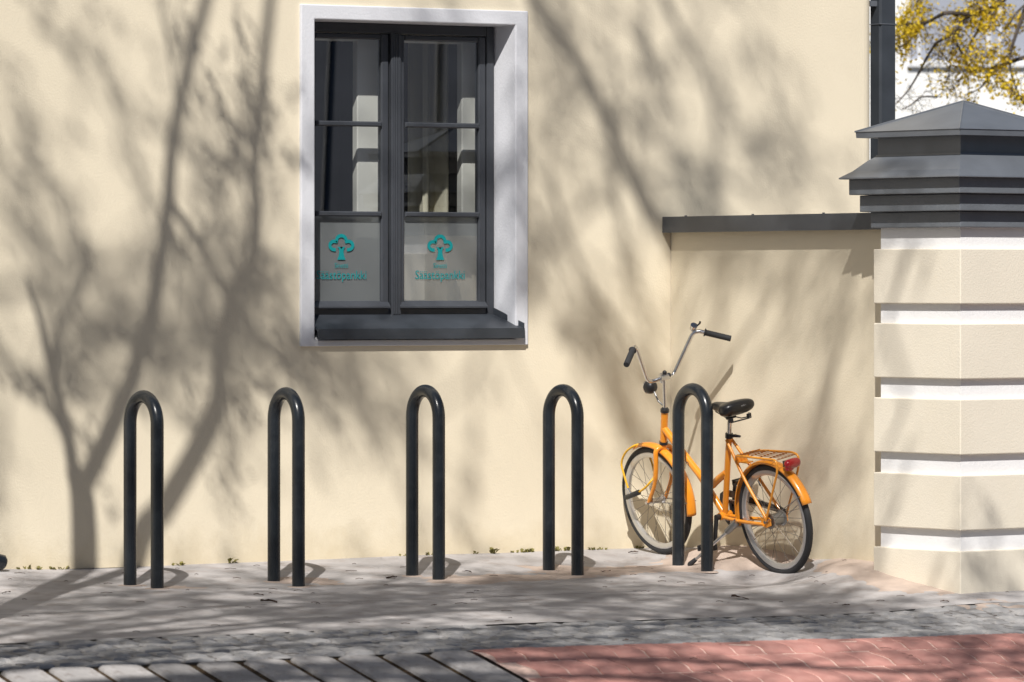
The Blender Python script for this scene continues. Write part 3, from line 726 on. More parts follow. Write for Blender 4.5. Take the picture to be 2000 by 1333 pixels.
def fender(c, a0, a1, r, name, flare=0.):
    m = MB(); n = 40; pf = [(-.029, -.012), (-.026, -.003), (-.015, .004), (0, .006), (.015, .004), (.026, -.003), (.029, -.012)]
    for i in range(n + 1):
        a_ = R(a0 + (a1 - a0) * i / n)
        for y, h in pf: q_ = r + h; m.v.append(c + Vector((math.cos(a_) * q_, y, math.sin(a_) * q_)))
    k = len(pf); m.f = [(i * k + j, (i + 1) * k + j, (i + 1) * k + j + 1, i * k + j + 1) for i in range(n) for j in range(k - 1)]
    o = bp(m, name, 'orange', smooth=True)
    s = o.modifiers.new('thick', 'SOLIDIFY'); s.thickness = .002; return o
ff = fender(FH, 66, 190, .312, 'front_fender'); rfn = fender(RH, -12, 159, .312, 'rear_fender')
def st_(m, a_, b_, r=.003, n=6): m.tube([a_, b_], r, n); return m

BB = Vector((.437, 0, -.022)); SC = Vector((.321, 0, .412)); HB = Vector((.909, 0, .333)); HT = Vector((.866, 0, .505))
fr_ = empty('frame'); fr_.parent = bike
bp(MB().tube([BB + Vector((.003, 0, -.01)), SC], .0162, 16), 'seat_tube', 'orange', fr_, smooth=True)
bp(MB().tube(fillet([HB.lerp(HT, .45), (.625, 0, .186), (.535, 0, .118), (.470, 0, .165), (.378, 0, .215)], .07, 8), [.0215] * 9 + [.0195] * 9 + [.0155] * 11 if False else .0195, 16), 'main_tube', 'orange', fr_, smooth=True)
bp(MB().tube(fillet([(.640, 0, .198), (.52, 0, .075), BB], .05), .0178, 16), 'lower_tube', 'orange', fr_, smooth=True)
bp(MB().tube([HB, HT], .0195, 18), 'head_tube', 'orange', fr_, smooth=True)
bp(MB().lathe([(.0, .037), (.021, .037), (.021, -.037), (.0, -.037)], 'y', BB, 18), 'bottom_bracket', 'orange', fr_, smooth=True)
for s in (1, -1):
    bp(MB().tube(fillet([SC + Vector((.004, s * .016, -.012)), (.17, s * .045, .205), (.005, s * .056, .012)], .1), [.0085] * 9, 10), 'seat_stay', 'orange', fr_, smooth=True)
    bp(MB().tube(fillet([BB + Vector((-.01, s * .022, -.006)), (.26, s * .036, -.03), (.03, s * .057, -.018)], .1), [.010] * 9, 10), 'chain_stay', 'orange', fr_, smooth=True)
    m = MB(); y = s * .056
    m.add([(.05, y - .003, -.026), (.05, y - .003, .0), (.005, y - .003, .04), (-.03, y - .003, .012), (-.028, y - .003, -.02), (.01, y - .003, -.034), (.05, y + .003, -.026), (.05, y + .003, .0), (.005, y + .003, .04), (-.03, y + .003, .012), (-.028, y + .003, -.02), (.01, y + .003, -.034)],
          [(0, 1, 2, 3, 4, 5), (11, 10, 9, 8, 7, 6)] + [(i, 6 + i, 6 + (i + 1) % 6, (i + 1) % 6) for i in range(6)])
    bp(m, 'dropout', 'orange', fr_)
    bp(MB().lathe([(.0, .010), (.009, .010), (.009, -.010), (0, -.010)], 'y', (0, s * .066, 0), 6), 'axle_nut', 'steel', fr_)
hd = (HT - HB).normalized()
for c_, k in ((HB, -.004), (HT, .004)):
    bp(MB().tube([c_ + hd * (k - .008), c_ + hd * (k + .008)], .0235, 16), 'headset_cup', 'plastic', fr_, smooth=True)
bp(MB().tube([HT + hd * .008, HT + hd * .022], [.022, .015], 16), 'headset_nut', 'plastic', fr_, smooth=True)
# brand lettering on the main tube (left side)
me = text_mesh('JOPO', .034, offset=.0006); tdir = (Vector((.625, 0, .186)) - HB.lerp(HT, .45)).normalized(); tup = Vector((0, 1, 0)).cross(tdir) * -1
tc0 = bpx(1341, 902, .0); tc0 = HB.lerp(HT, .45) + tdir * ((tc0 - HB.lerp(HT, .45)).dot(tdir))
if tup.z < 0: tup = -tup
for v_ in me.vertices:
    u, h = v_.co.x, v_.co.y - .012 - .004; a_ = h / .0198
    v_.co = tc0 + tdir * u + (Vector((0, 1, 0)) * math.cos(a_) + tup * math.sin(a_)) * .0200 - BO
me.materials.append(M['print']); o = bpy.data.objects.new('lettering', me); col.objects.link(o); o.parent = fr_

fk = empty('fork'); fk.parent = bike
bp(MB().tube([HB - hd * .012, HB - hd * .045], [.02, .018], 14), 'fork_crown', 'orange', fk, smooth=True)
for s in (1, -1):
    bp(MB().tube(fillet([HB - hd * .022 + Vector((0, s * .004, 0)), HB - hd * .035 + Vector((.002, s * .052, 0)), (.928, s * .055, .205), (.955, s * .055, .11), (1.030, s * .056, .004)], .045), [.0135] * 10 + [.0128] * 7 + [.0105] * 6, 10), 'fork_blade', 'orange', fk, smooth=True)
    bp(MB().lathe([(.0, .012), (.0085, .012), (.0085, -.012), (0, -.012)], 'y', FH + Vector((0, s * .062, 0)), 6), 'axle_nut', 'alu', fk)

hb = empty('handlebar'); hb.parent = bike
CL = Vector((.836, 0, .693))
bp(MB().tube([HT + hd * .02, CL - hd * .0], .0108, 14), 'stem', 'chrome', hb, smooth=True)
bp(MB().tube([CL + Vector((.018, -.0, -.028)), CL + Vector((.004, 0, .018))], [.016, .019], 12).tube([CL + Vector((0, -.026, 0)), CL + Vector((0, .026, 0))], .0165, 14), 'bar_clamp', 'alu', hb, smooth=True)
for y_, z_ in ((-.03, .006), (-.005, .024)): bp(MB().blob(CL + Vector((-.004, y_, z_)), .014, .012, .014, 10, 8), 'clamp_spacer', 'plastic', hb, smooth=True)
V1, V2, EG = Vector((.870, .082, .676)), Vector((.787, .198, .915)), Vector((.678, .346, .847))
fl_ = lambda p: Vector((p.x, -p.y, p.z))
bp(MB().tube(fillet([EG, V2, V1, CL, fl_(V1), fl_(V2), fl_(EG)], .042, 8), .0111, 14), 'bar', 'chrome', hb, smooth=True)
for s in (1, -1):
    f_ = (lambda p: p) if s > 0 else fl_
    a_, b_ = f_(V2.lerp(EG, .30)), f_(EG + (EG - V2).normalized() * .006); L = (b_ - a_)
    pts = [a_ + L * (i / 26) for i in range(27)]
    bp(MB().tube([a_ - L * .02, a_ + L * .01] + pts[1:], [.0215, .0215] + [.0168 - (.0013 if i % 2 else 0) for i in range(26)], 14), 'grip', 'rubber', hb, smooth=True)
bq = fl_(V2) + Vector((.0, .0, .016))
bp(MB().tube([bq + Vector((.016, -.002, -.016)), bq + Vector((-.006, .0, .010))], [.017, .020], 14), 'bell', 'chrome', hb, smooth=True)
bp(MB().tube([bq + Vector((-.01, -.016, .004)), bq + Vector((-.02, -.028, .016)), bq + Vector((-.022, -.030, .026))], [.004, .005, .006], 8), 'bell_lever', 'plastic', hb, smooth=True)

lp = empty('headlamp'); lp.parent = bike
LC = bpx(1270, 756, .0)
bp(MB().lathe([(.0, -.038), (.018, -.035), (.031, -.024), (.037, -.008), (.0375, .010), (.0, .010)], 'x', LC, 20), 'lamp_body', 'plastic', lp, smooth=True)
bp(MB().lathe([(.0365, .010), (.040, .011), (.040, .018), (.036, .020), (.0, .022)], 'x', LC, 20), 'lamp_ring', 'chrome', lp, smooth=True)
bp(MB().tube([LC + Vector((-.03, 0, -.025)), LC + Vector((-.06, 0, -.075)), HT + hd * .025], .0055, 8), 'lamp_bracket', 'steel', lp, smooth=True)

# saddle
sd_ = empty('saddle'); sd_.parent = bike
SEC = [(.432, .006, .580, .572), (.428, .018, .590, .560), (.405, .026, .597, .548), (.37, .030, .598, .545), (.335, .038, .598, .540), (.305, .058, .602, .534), (.277, .085, .610, .531), (.245, .103, .618, .533), (.213, .107, .622, .540), (.192, .098, .619, .552), (.180, .078, .611, .566), (.174, .04, .600, .580)]
m = MB(); NS = 18
for x, hw_, zt_, zb_2 in SEC:
    for j in range(NS):
        a_ = 2 * math.pi * j / NS; ca, sa = math.cos(a_), math.sin(a_)
        y = math.copysign(abs(ca) ** .7, ca) * hw_; zz = (zt_ + zb_2) / 2 + math.copysign(abs(sa) ** .75, sa) * (zt_ - zb_2) / 2
        if sa > 0: zz -= .008 * math.exp(-(y / .02) ** 2) * (hw_ / .1)
        m.v.append(Vector((x, y, zz)))
m.f = [(i * NS + j, i * NS + (j + 1) % NS, (i + 1) * NS + (j + 1) % NS, (i + 1) * NS + j) for i in range(len(SEC) - 1) for j in range(NS)] + [tuple(range(NS))[::-1], tuple((len(SEC) - 1) * NS + j for j in range(NS))]
o = bp(m, 'saddle_cover', 'saddle', sd_, smooth=True); ss = o.modifiers.new('sub', 'SUBSURF'); ss.levels = 1; ss.render_levels = 1
bp(MB().tube([SC + Vector((.003, 0, -.02)), (.2995, 0, .50), (.289, 0, .535)], .0128, 14), 'seat_post', 'chrome', sd_, smooth=True)
bp(MB().tube([SC + Vector((.0015, 0, -.004)), SC + Vector((-.004, 0, .020))], .0205, 16).tube([SC + Vector((-.02, .002, .008)), SC + Vector((-.05, -.006, .010)), SC + Vector((-.075, -.018, .006))], [.008, .009, .006], 8), 'seat_clamp', 'plastic', sd_, smooth=True)
m = MB()
for s in (1, -1):
    m.tube([(.40, s * .010, .545), (.30, s * .022, .523), (.235, s * .030, .515), (.205, s * .055, .520), (.20, s * .062, .535)], .0032, 6)
    hel = []
    for i in range(40): a_ = i * .8; hel.append(Vector((.207 + .012 * math.cos(a_), s * .060 + .012 * math.sin(a_), .512 + .026 * i / 40)))
    m.tube(hel, .0022, 5)
m.tube([(.207, -.06, .512), (.207, .06, .512)], .004, 6).tube([(.285, -.028, .523), (.285, .028, .523)], .010, 10)
bp(m, 'saddle_springs', 'plastic', sd_, smooth=True)
me = text_mesh('selle royal', .0135)
for v_ in me.vertices: v_.co = Vector((.1835 + .25 * (v_.co.x * .9 + .035) ** 2 * 10 * .4, -.02 - v_.co.x, .590 + v_.co.y)) - BO - Vector((.010, 0, 0))
me.materials.append(M['print_light']); o = bpy.data.objects.new('lettering', me); col.objects.link(o); o.parent = sd_

# rear rack and light
rk = empty('rear_rack'); rk.parent = bike
RZ = .345
bp(MB().tube(fillet([(.0, .068, .0), (-.150, .066, .285), (-.150, .066, RZ), (.10, .066, RZ - .005), (.215, .052, RZ - .012), (.240, .03, RZ - .05), (.240, -.03, RZ - .05), (.215, -.050, RZ - .012), (.11, -.066, RZ), (-.12, -.066, RZ + .012), (-.175, -.064, RZ), (-.155, -.066, .27), (.0, -.068, .0)], .03), .0062, 10), 'rack_rail', 'orange_rack', rk, smooth=True)
for i, y in enumerate((-.045, -.022, 0, .022, .045)): bp(MB().tube([(.215, y * .9, RZ - .010), (.10, y, RZ + .004), (-.152, y, RZ + .006)], .0021, 6), 'rack_wire', 'wire', rk)
for x in (-.152, -.075, .0, .075, .15): bp(MB().tube([(x, -.064, RZ + .004), (x, .064, RZ)], .0026, 6), 'rack_wire', 'wire', rk)
m = MB(); m.box(.165, .235, -.022, .022, RZ - .058, RZ - .052); m.box(.228, .234, -.03, .03, RZ - .06, RZ - .02); bp(m, 'rack_bracket', 'orange_rack', rk)
tl = empty('tail_light'); tl.parent = bike
m = MB(); T0 = Vector((-.196, 0, .318))
pf = []
for i in range(13):
    t = i / 12; y = -.052 + .104 * t; pf.append((max(.003, .027 * (1 - abs(2 * t - 1) ** 4) ** .5), y))
m.lathe(pf, 'y', T0, 18); m.v = [Vector((T0.x + (p.x - T0.x) * .8, p.y, p.z)) for p in m.v]
bp(m, 'lens', 'red_lens', tl, smooth=True)
m = MB(); m.blob(T0 + Vector((.0, .020, -.020)), .014, .030, .018, 12, 8); bp(m, 'reflector', 'red_lens', tl, smooth=True)
m = MB(); m.box(-.178, -.155, -.03, .03, .30, .333); bp(m, 'light_bracket', 'plastic', tl)

# drive train, pedals, kickstand
dt = empty('drivetrain'); dt.parent = bike
m = MB()
pr2 = [(.074, -.0025), (.074, .0025), (.060, .0025), (.060, -.0025)]; m.lathe(pr2, 'y', BB + Vector((0, -.044, 0)), 36, closed=True)
for k in range(5):
    a_ = 2 * math.pi * k / 5 + .3; m.tube([BB + Vector((0, -.044, 0)), BB + Vector((math.cos(a_) * .063, -.044, math.sin(a_) * .063))], .008, 6)
bp(m, 'chainring', 'plastic', dt)
m = MB()
for z0_, z1_ in ((.074, .036), (-.074, -.036)):
    a_, b_ = BB + Vector((0, -.044, z0_)), Vector((0, -.044, z1_)); m.tube([a_, b_], .0042, 6)
bp(m, 'chain', 'steel', dt)
bp(MB().lathe([(.0, .004), (.036, .003), (.036, -.003), (0, -.004)], 'y', (0, -.046, 0), 24), 'sprocket', 'steel', dt)
m = MB(); n = 14
P_ = [(.545, .02), (.53, .075), (.48, .102), (.40, .098), (.2, .072), (.02, .055), (-.02, .045), (-.02, .018), (.02, .02), (.2, .038), (.38, .06), (.46, .064), (.50, .045), (.515, .015)]
m.v = [Vector((x, -.058, z)) for x, z in P_] + [Vector((x, -.052, z)) for x, z in P_]; m.f = [(i, i + 1, 12 - i, 13 - i) for i in range(6)] + [(14 + 13 - i, 14 + 12 - i, 14 + i + 1, 14 + i) for i in range(6)] + [(i, n + i, n + (i + 1) % n, (i + 1) % n) for i in range(n)]
bp(m, 'chain_guard', 'plastic', dt)
for s, e_ in ((1, Vector((.455, .078, -.172))), (-1, Vector((.424, -.078, .132)))):
    bp(MB().tube([BB + Vector((0, s * .058, 0)), Vector((e_.x, s * .078, e_.z))], [.013, .0105], 10).tube([BB + Vector((0, s * .03, 0)), BB + Vector((0, s * .062, 0))], .016, 12), 'crank', 'plastic', dt, smooth=True)
    m = MB(); y0_, y1_ = e_.y + s * .012, e_.y + s * .086; y0_, y1_ = min(y0_, y1_), max(y0_, y1_)
    m.box(e_.x + .028, e_.x + .042, y0_, y1_, e_.z - .016, e_.z + .016); m.box(e_.x - .042, e_.x - .028, y0_, y1_, e_.z - .016, e_.z + .016); m.box(e_.x - .0275, e_.x + .0275, y0_ + .005, y1_ - .005, e_.z - .012, e_.z + .012)
    bp(m, 'pedal', 'plastic', dt, bevel=.004)
ks = empty('kickstand'); ks.parent = bike
kd = ray(1345, 1105); t = 26.0
while (CAM + kd * t).z > gz(*(CAM + kd * t).xy) + .008: t += .01
KF = loc(CAM + kd * t); KT = Vector((.30, .052, -.055))
bp(MB().tube([KT, KT.lerp(KF, .9)], [.0095, .0075], 10), 'stand_leg', 'alu', ks, smooth=True)
bp(MB().tube([KT.lerp(KF, .84), KT.lerp(KF, .97), KF], [.011, .0145, .010], 10), 'rubber_foot', 'rubber', ks, smooth=True)
bp(MB().tube([KT + Vector((-.02, -.006, .022)), KT.lerp(KF, .16)], [.021, .016], 10), 'stand_mount', 'steel', ks, smooth=True)
# fender stays
for s in (1, -1):
    bp(MB().tube([(1.034, s * .062, 0), FH + Vector((math.cos(R(176)) * .312, s * .030, math.sin(R(176)) * .312))], .0022, 6), 'fender_stay', 'steel')
    bp(MB().tube([(0, s * .068, 0), Vector((math.cos(R(150)) * .312, s * .030, math.sin(R(150)) * .312))], .0022, 6), 'fender_stay', 'steel')

# yellow cable lock hanging on the front wheel
def wl(p): return BM @ (Vector(p) - BO)
lk = empty('cable_lock', wl(bpx(1235, 967, .06))); tag(lk, 'yellow cable lock with black barrel looped round the front wheel', 'lock')
c0, c1 = bpx(1223, 972, .066), bpx(1249, 961.5, .050)
loop = [bpx(1233, 966, .060), bpx(1227, 954, .062), bpx(1218, 925, .058), bpx(1214, 904, .052), bpx(1222, 884, .045), bpx(1237, 872, .034), bpx(1252, 868, .0), bpx(1258, 874, -.040), bpx(1268, 890, -.055), bpx(1276, 915, -.036), bpx(1277, 932, .0), bpx(1270, 942, .03), bpx(1260, 953, .045), bpx(1249, 961, .050)]
sm = []
for i in range(len(loop) - 1):
    a_, b_, c_, d_ = loop[max(0, i - 1)], loop[i], loop[i + 1], loop[min(len(loop) - 1, i + 2)]
    for k in range(6):
        t = k / 6; sm.append(.5 * ((2 * b_) + (c_ - a_) * t + (2 * a_ - 5 * b_ + 4 * c_ - d_) * t * t + (3 * b_ - a_ - 3 * c_ + d_) * t ** 3))
sm.append(loop[-1])
up(MB().tube([wl(p) for p in sm], .0058, 10), 'cable', 'cable', lk, smooth=True)
up(MB().tube([wl(c0), wl(c0.lerp(c1, .03)), wl(c0.lerp(c1, .97)), wl(c1)], [.012, .0145, .0145, .012], 14), 'lock_barrel', 'plastic', lk, smooth=True)
up(MB().tube([wl(loop[0]), wl(loop[1])], .0085, 10), 'cable_ferrule', 'chrome', lk, smooth=True)

# ------------------------------------------------------------------ trees
def jit(r_, a): return Vector((r_.uniform(-a, a), r_.uniform(-a, a), r_.uniform(-a, a)))
def crom(P, n=5):
    P = [Vector(p) for p in P]; o = []
    for i in range(len(P) - 1):
        a_, b_, c_, d_ = P[max(0, i - 1)], P[i], P[i + 1], P[min(len(P) - 1, i + 2)]
        for k in range(n):
            t = k / n; o.append(.5 * ((2 * b_) + (c_ - a_) * t + (2 * a_ - 5 * b_ + 4 * c_ - d_) * t * t + (3 * b_ - a_ - 3 * c_ + d_) * t ** 3))
    return o + [P[-1]]
def cluster(mb, p, r_, n, size, spread):
    for _ in range(n):
        c = p + jit(r_, spread); u = jit(r_, 1).normalized(); v_ = u.orthogonal().normalized(); v_ = Matrix.Rotation(r_.uniform(0, 6.28), 3, u) @ v_
        w_ = u.cross(v_); s_ = size * r_.uniform(.6, 1.3)
        mb.add([c - v_ * s_, c - w_ * s_ * .55, c + v_ * s_, c + w_ * s_ * .55], [(0, 1, 2, 3)])
class Tree:
    def __init__(s, seed): s.r = random.Random(seed); s.w = MB(); s.t = MB(); s.l = MB()
    def limb(s, P, r0, r1, n=8, k=5):
        Q = crom(P, k); m = len(Q); s.w.tube(Q, [r0 + (r1 - r0) * i / (m - 1) for i in range(m)], n); return Q
    def twig(s, p, d, L, r_, lev, leaf=.03, ncl=5, droop=0.):
        R_ = s.r; pts = [p]; q = p.copy(); dd = d.normalized(); n = 4
        for i in range(n):
            dd = (dd + jit(R_, .28) + Vector((0, 0, -droop))).normalized(); q = q + dd * (L / n); pts.append(q.copy())
        s.t.tube(pts, [r_ * (1 - .6 * i / n) for i in range(n + 1)], 4 if r_ > .006 else 3, cap=False)
        if lev > 0:
            for i in range(1, n + 1):
                for _ in range(R_.choice((1, 1, 2)) if i < n else 2):
                    s.twig(pts[i], dd + jit(R_, .95), L * R_.uniform(.42, .65), r_ * .6, lev - 1, leaf, ncl, droop)
        else:
            for i in (2, 4):
                cluster(s.l, pts[i], R_, ncl, leaf, leaf * 2.6)
    def sprays(s, Q, n, L, r_, lev, t0=.2, **k):
        for _ in range(n):
            i = int(s.r.uniform(t0, 1) * (len(Q) - 1)); d = (Q[min(len(Q) - 1, i + 1)] - Q[max(0, i - 1)]).normalized()
            s.twig(Q[i], d * .6 + jit(s.r, 1) + Vector((0, 0, .25)), L * s.r.uniform(.6, 1.25), r_, lev, **k)
    def build(s, name, label, base, leafmat):
        e = empty(name, base); tag(e, label, 'tree')
        up(s.w, 'trunk', 'bark', e, smooth=True); tag(up(s.t, 'twigs', 'twig', e), kind='stuff'); tag(up(s.l, 'crown', leafmat, e), kind='stuff'); return e
def sh1(px, py, L): return on_y(px, py, 0) - SUN * (5.3 + (L - 5.3) * (.62 if L > 5.3 else 1))
def sh(px, py, L): return on_y(px, py, 0) - SUN * L        # the point L metres up-sun of a spot on the facade

# forked street tree just left of the picture: its shadow climbs the facade
t1 = Tree(11); LF = dict(leaf=.026, ncl=9)
f0 = sh1(152, 935, 5.3); b0 = sh1(166, 1105, 5.1); base = Vector((b0.x - .03, b0.y - .02, 0)); base.z = gz(base.x, base.y)
t1.limb([base - Vector((0, 0, .1)), base + Vector((.01, 0, 1.2)), b0, f0], .075, .055, 10)
A = t1.limb([f0 - Vector((0, 0, .1)), sh1(205, 865, 5.6), sh1(250, 760, 6.2), sh1(288, 640, 6.8), sh1(312, 520, 7.4), sh1(328, 400, 8.0), sh1(338, 280, 8.5), sh1(368, 130, 9.0), sh1(402, 0, 9.5), sh1(430, -160, 10.2), sh1(440, -330, 11)], .040, .022)
B = t1.limb([f0 - Vector((0, 0, .1)), sh1(132, 850, 5.4), sh1(112, 770, 5.7), sh1(92, 690, 6.1), sh1(75, 620, 6.6), sh1(50, 540, 7.2)], .036, .010)
c0_ = sh1(262, 1098, 5.4)
C_ = t1.limb([base + Vector((.02, -.01, 1.0)), c0_.lerp(base + Vector((0, 0, 1.6)), .55), c0_, sh1(325, 985, 5.8), sh1(385, 880, 6.3), sh1(425, 790, 6.8), sh1(432, 690, 7.3), sh1(452, 590, 7.8), sh1(492, 510, 8.3), sh1(500, 430, 8.6), sh1(496, 330, 9.0), sh1(510, 210, 9.4), sh1(516, 110, 9.8), sh1(528, 0, 10.2), sh1(540, -200, 11)], .052, .022)
E_ = t1.limb([A[len(A) * 5 // 10], sh1(380, 460, 8.6), sh1(430, 560, 9.2), sh1(470, 620, 9.8)], .026, .012)
G_ = t1.limb([B[len(B) // 2], sh1(120, 640, 7.0), sh1(160, 560, 7.8), sh1(170, 470, 8.5)], .02, .010)
H_ = t1.limb([B[len(B) // 4], sh1(112, 820, 6.0), sh1(85, 760, 6.8), sh1(50, 715, 7.6)], .024, .010)
t1.sprays(A, 1, .7, .009, 1, .35, **LF); t1.sprays(C_[20:55], 3, .8, .010, 1, .1, **LF);
for q, k in ((E_, 4), (H_, 1)): t1.sprays(q, k, .65, .009, 1, .2, **LF)
t1.sprays(C_[12:40], 1, .6, .009, 1, .0, **LF)
t1.build('street_tree', 'slender forked street tree just outside the left picture edge', base, M['spring_leaf'])

# taller tree over the street, outside the picture, that dapples the wall and the paving
def shx(px, py, L): return on_x(px, py, 0) - SUN * L
def shg(x, y, z): return Vector((x + SUN.x / SUN.z * z, y + SUN.y / SUN.z * z, z))
t2 = Tree(22); b_ = Vector((-10.9, -8.8, Z0)); fork = b_ + Vector((.1, .1, 5.0))
t2.limb([b_ - Vector((0, 0, .2)), b_ + Vector((.05, .02, 2)), fork], .21, .16, 12)
def reach(P, r0, r1, n, L=1.0, lev=1, t0=.3, lift=1.2, **k):
    P = [Vector(p) for p in P]; a_ = P[0]
    Q = t2.limb([fork - Vector((0, 0, .2)), fork.lerp(a_, .35) + Vector((0, 0, lift)), fork.lerp(a_, .7) + Vector((0, 0, lift * .8))] + P, r0, r1)
    t2.sprays(Q, n, L, .011, lev, t0, **(k or LF)); return Q
q4 = reach([sh(-800, 150, 12.5), sh(-620, -500, 14), sh(-150, -1000, 15), sh(500, -1000, 15.5), sh(860, -620, 15.5), sh(1010, -150, 14.04), sh(1050, 10, 13.23), sh(1110, 90, 12.83), sh(1165, 190, 12.56), sh(1205, 290, 12.42), sh(1250, 390, 12.42), sh(1310, 480, 12.42), sh(1370, 590, 12.69)], .085, .022, 0, lift=1.0)
q = q4[-26:]; t2.sprays(q, 13, .8, .010, 1, .0, **LF)
q5 = t2.limb([q4[-36], sh(1230, -150, 14.58), sh(1300, 10, 14.04), sh(1365, 120, 13.77), sh(1395, 220, 13.63), sh(1405, 300, 13.50)], .03, .012); t2.sprays(q5, 6, .6, .009, 1, .5, **LF)
q6 = t2.limb([q4[-22], sh(1075, 260, 13.23), sh(1095, 420, 12.96), sh(1150, 550, 12.69), sh(1210, 650, 12.56)], .024, .012); t2.sprays(q6, 11, .65, .009, 1, .2, **LF)
q7 = t2.limb([q4[-4], shx(1500, 560, 12.83), shx(1450, 660, 12.96), shx(1400, 760, 13.23)], .022, .010); t2.sprays(q7, 9, .6, .008, 1, .2, **LF)
q8 = t2.limb([q4[-8], shx(1600, 470, 12.96), shx(1660, 560, 12.96), shx(1620, 760, 12.96), shx(1575, 930, 12.96)], .022, .010); t2.sprays(q8, 7, .6, .008, 1, .4, **LF)
q9 = t2.limb([q4[-14], sh(1000, 560, 13.50), sh(900, 760, 13.50), sh(760, 820, 13.77)], .016, .008); t2.sprays(q9, 10, .7, .007, 1, .3, leaf=.035, ncl=3)
q10 = t2.limb([q8[len(q8) // 3], shx(1790, 430, 12.5), shx(1765, 600, 12.5), shx(1735, 720, 12.3), shx(1770, 850, 12.3), shx(1730, 960, 12.2)], .022, .010)
q12 = reach([sh(-120, 560, 13.5), sh(60, 760, 13), sh(190, 640, 13), sh(330, 720, 12.6), sh(420, 640, 12.4), sh(560, 500, 12.4)], .05, .014, 0); t2.sprays(q12[-22:], 26, .8, .010, 1, .0, **LF)
q13 = reach([sh(-160, 620, 14.5), sh(60, 560, 14), sh(300, 500, 13.6), sh(430, 480, 13.2), sh(540, 380, 13.4)], .04, .008, 0); t2.sprays(q13[-12:], 3, .7, .009, 1, .1, **LF)
for x, y, z in ((-5.0, -2.0, 7.0), (-5.3, -3.3, 6.6), (-3.7, -2.5, 7.2), (-3.9, -4.1, 6.8), (-2.6, -2.2, 7.4), (-2.3, -3.5, 6.8), (-1.6, -3.0, 7.2), (-1.2, -4.5, 6.8), (-4.4, -1.4, 7.4), (-2.1, -1.5, 7.4), (-2.9, -4.7, 6.6), (-4.6, -4.8, 6.6), (-1.7, -2.1, 7.6), (-3.2, -1.6, 7.6), (-1.6, -4.9, 7)):
    reach([shg(x - .5, y - .3, z + .3), shg(x, y, z), shg(x + .7, y + t2.r.uniform(-.3, .3), z - .2)], .055, .014, 12 if (y < -4 and x > -3) or x > 0 else 26, .9, 1, .6, .9)
t2.build('street_tree', 'tall budding street tree outside the left of the picture', b_, M['spring_leaf'])

# yellow blossoming tree behind the pillar
t3 = Tree(33); DB = 38.0
def bx(px, py, d=0.): return at(px, py, DB + d)
tb = bx(2420, 800); tb.z = Z0
tk = t3.limb([tb, bx(2400, 500), bx(2340, 200), bx(2250, -120), bx(2190, -420), bx(2210, -800), bx(2240, -1100)], .16, .015, 10)
t3.sprays(tk, 26, 1.5, .016, 2, .55, leaf=.018, ncl=5)
limbs = [
    ([(2290, 20), (2120, -60), (2010, -40), (1949, 8), (1923, 25), (1880, 28), (1846, 26), (1808, 45), (1770, 48), (1740, 50)], .034, .007),
    ([(1949, 8), (1923, 28), (1910, 60), (1897, 82), (1888, 100)], .018, .004),
    ([(1900, 24), (1879, 46), (1855, 69), (1832, 82), (1826, 88), (1812, 110), (1800, 132), (1786, 158), (1770, 182), (1750, 203)], .016, .005),
    ([(1808, 45), (1795, 56), (1770, 66), (1745, 80)], .012, .004), ([(1790, 60), (1778, 78), (1758, 92), (1740, 92)], .010, .003),
    ([(2300, -60), (2100, -120), (2020, -20), (1997, 33), (1982, 75), (1972, 112), (1979, 157), (1998, 205)], .024, .005),
    ([(2280, 120), (2120, 90), (2010, 110), (1958, 128), (1940, 132), (1925, 160), (1912, 174), (1885, 186)], .022, .004),
    ([(1879, 46), (1866, 60), (1868, 80), (1876, 96)], .008, .003), ([(2050, -30), (1990, 20), (1974, 44), (1955, 66)], .010, .004),
    ([(1870, 90), (1884, 112), (1893, 132), (1908, 150)], .008, .003), ([(2320, 260), (2150, 220), (2040, 230), (1980, 180), (1950, 150)], .02, .004),
    ([(1855, 128), (1852, 150), (1845, 168)], .006, .003), ([(1830, 190), (1800, 190), (1780, 205), (1760, 215)], .008, .004), ([(2250, -120), (2000, -180), (1860, -80), (1820, -30), (1790, 5)], .03, .006)]
for P, a_, b_ in limbs:
    Q = t3.limb([bx(px, py, .25 * math.sin(px * .05)) for px, py in P], a_, b_, 6, 3)
    vis = [q for q in Q if True]
    for q in vis:
        if t3.r.random() < .85: t3.twig(q, jit(t3.r, 1), .22 * t3.r.uniform(.5, 1.4), .0035, 1, leaf=.016, ncl=5) if noise.noise(q * 1.6) > -.12 else t3.twig(q, jit(t3.r, 1), .2, .003, 1, leaf=.006, ncl=1)
t3.build('maple_tree', 'yellow blossoming maple behind the gate pillar cap', tb, M['blossom'])

# ------------------------------------------------------------------ white building far behind
DW = 56.0
wb = empty('white_building'); wb.matrix_world = Matrix.Translation(CAM + FW * DW + Vector((0, 0, Z0 - CAMH))) @ Matrix.Rotation(-TH, 4, 'Z')
tag(wb, 'white rendered building with wide grey windows in the far background', 'building')
lx = lambda px: (px - 1000) / FPX * DW
lz = lambda py: CAMH - Z0 + (HZ - py) / FPX * DW
wins = [(1776, 1929), (1934, 2087), (2092, 2245)]
m = MB(); x0, x1, zt_, zb2 = lx(1772), lx(2250), lz(-330), lz(126)
X = [lx(1500), x0, x1, lx(2900)]; Z = [0, zb2, zt_, lz(-700)]
for i in range(3):
    for j in range(3):
        if i == 1 and j == 1: continue
        m.add([(X[i], 0, Z[j]), (X[i + 1], 0, Z[j]), (X[i + 1], 0, Z[j + 1]), (X[i], 0, Z[j + 1])], [(0, 1, 2, 3)])
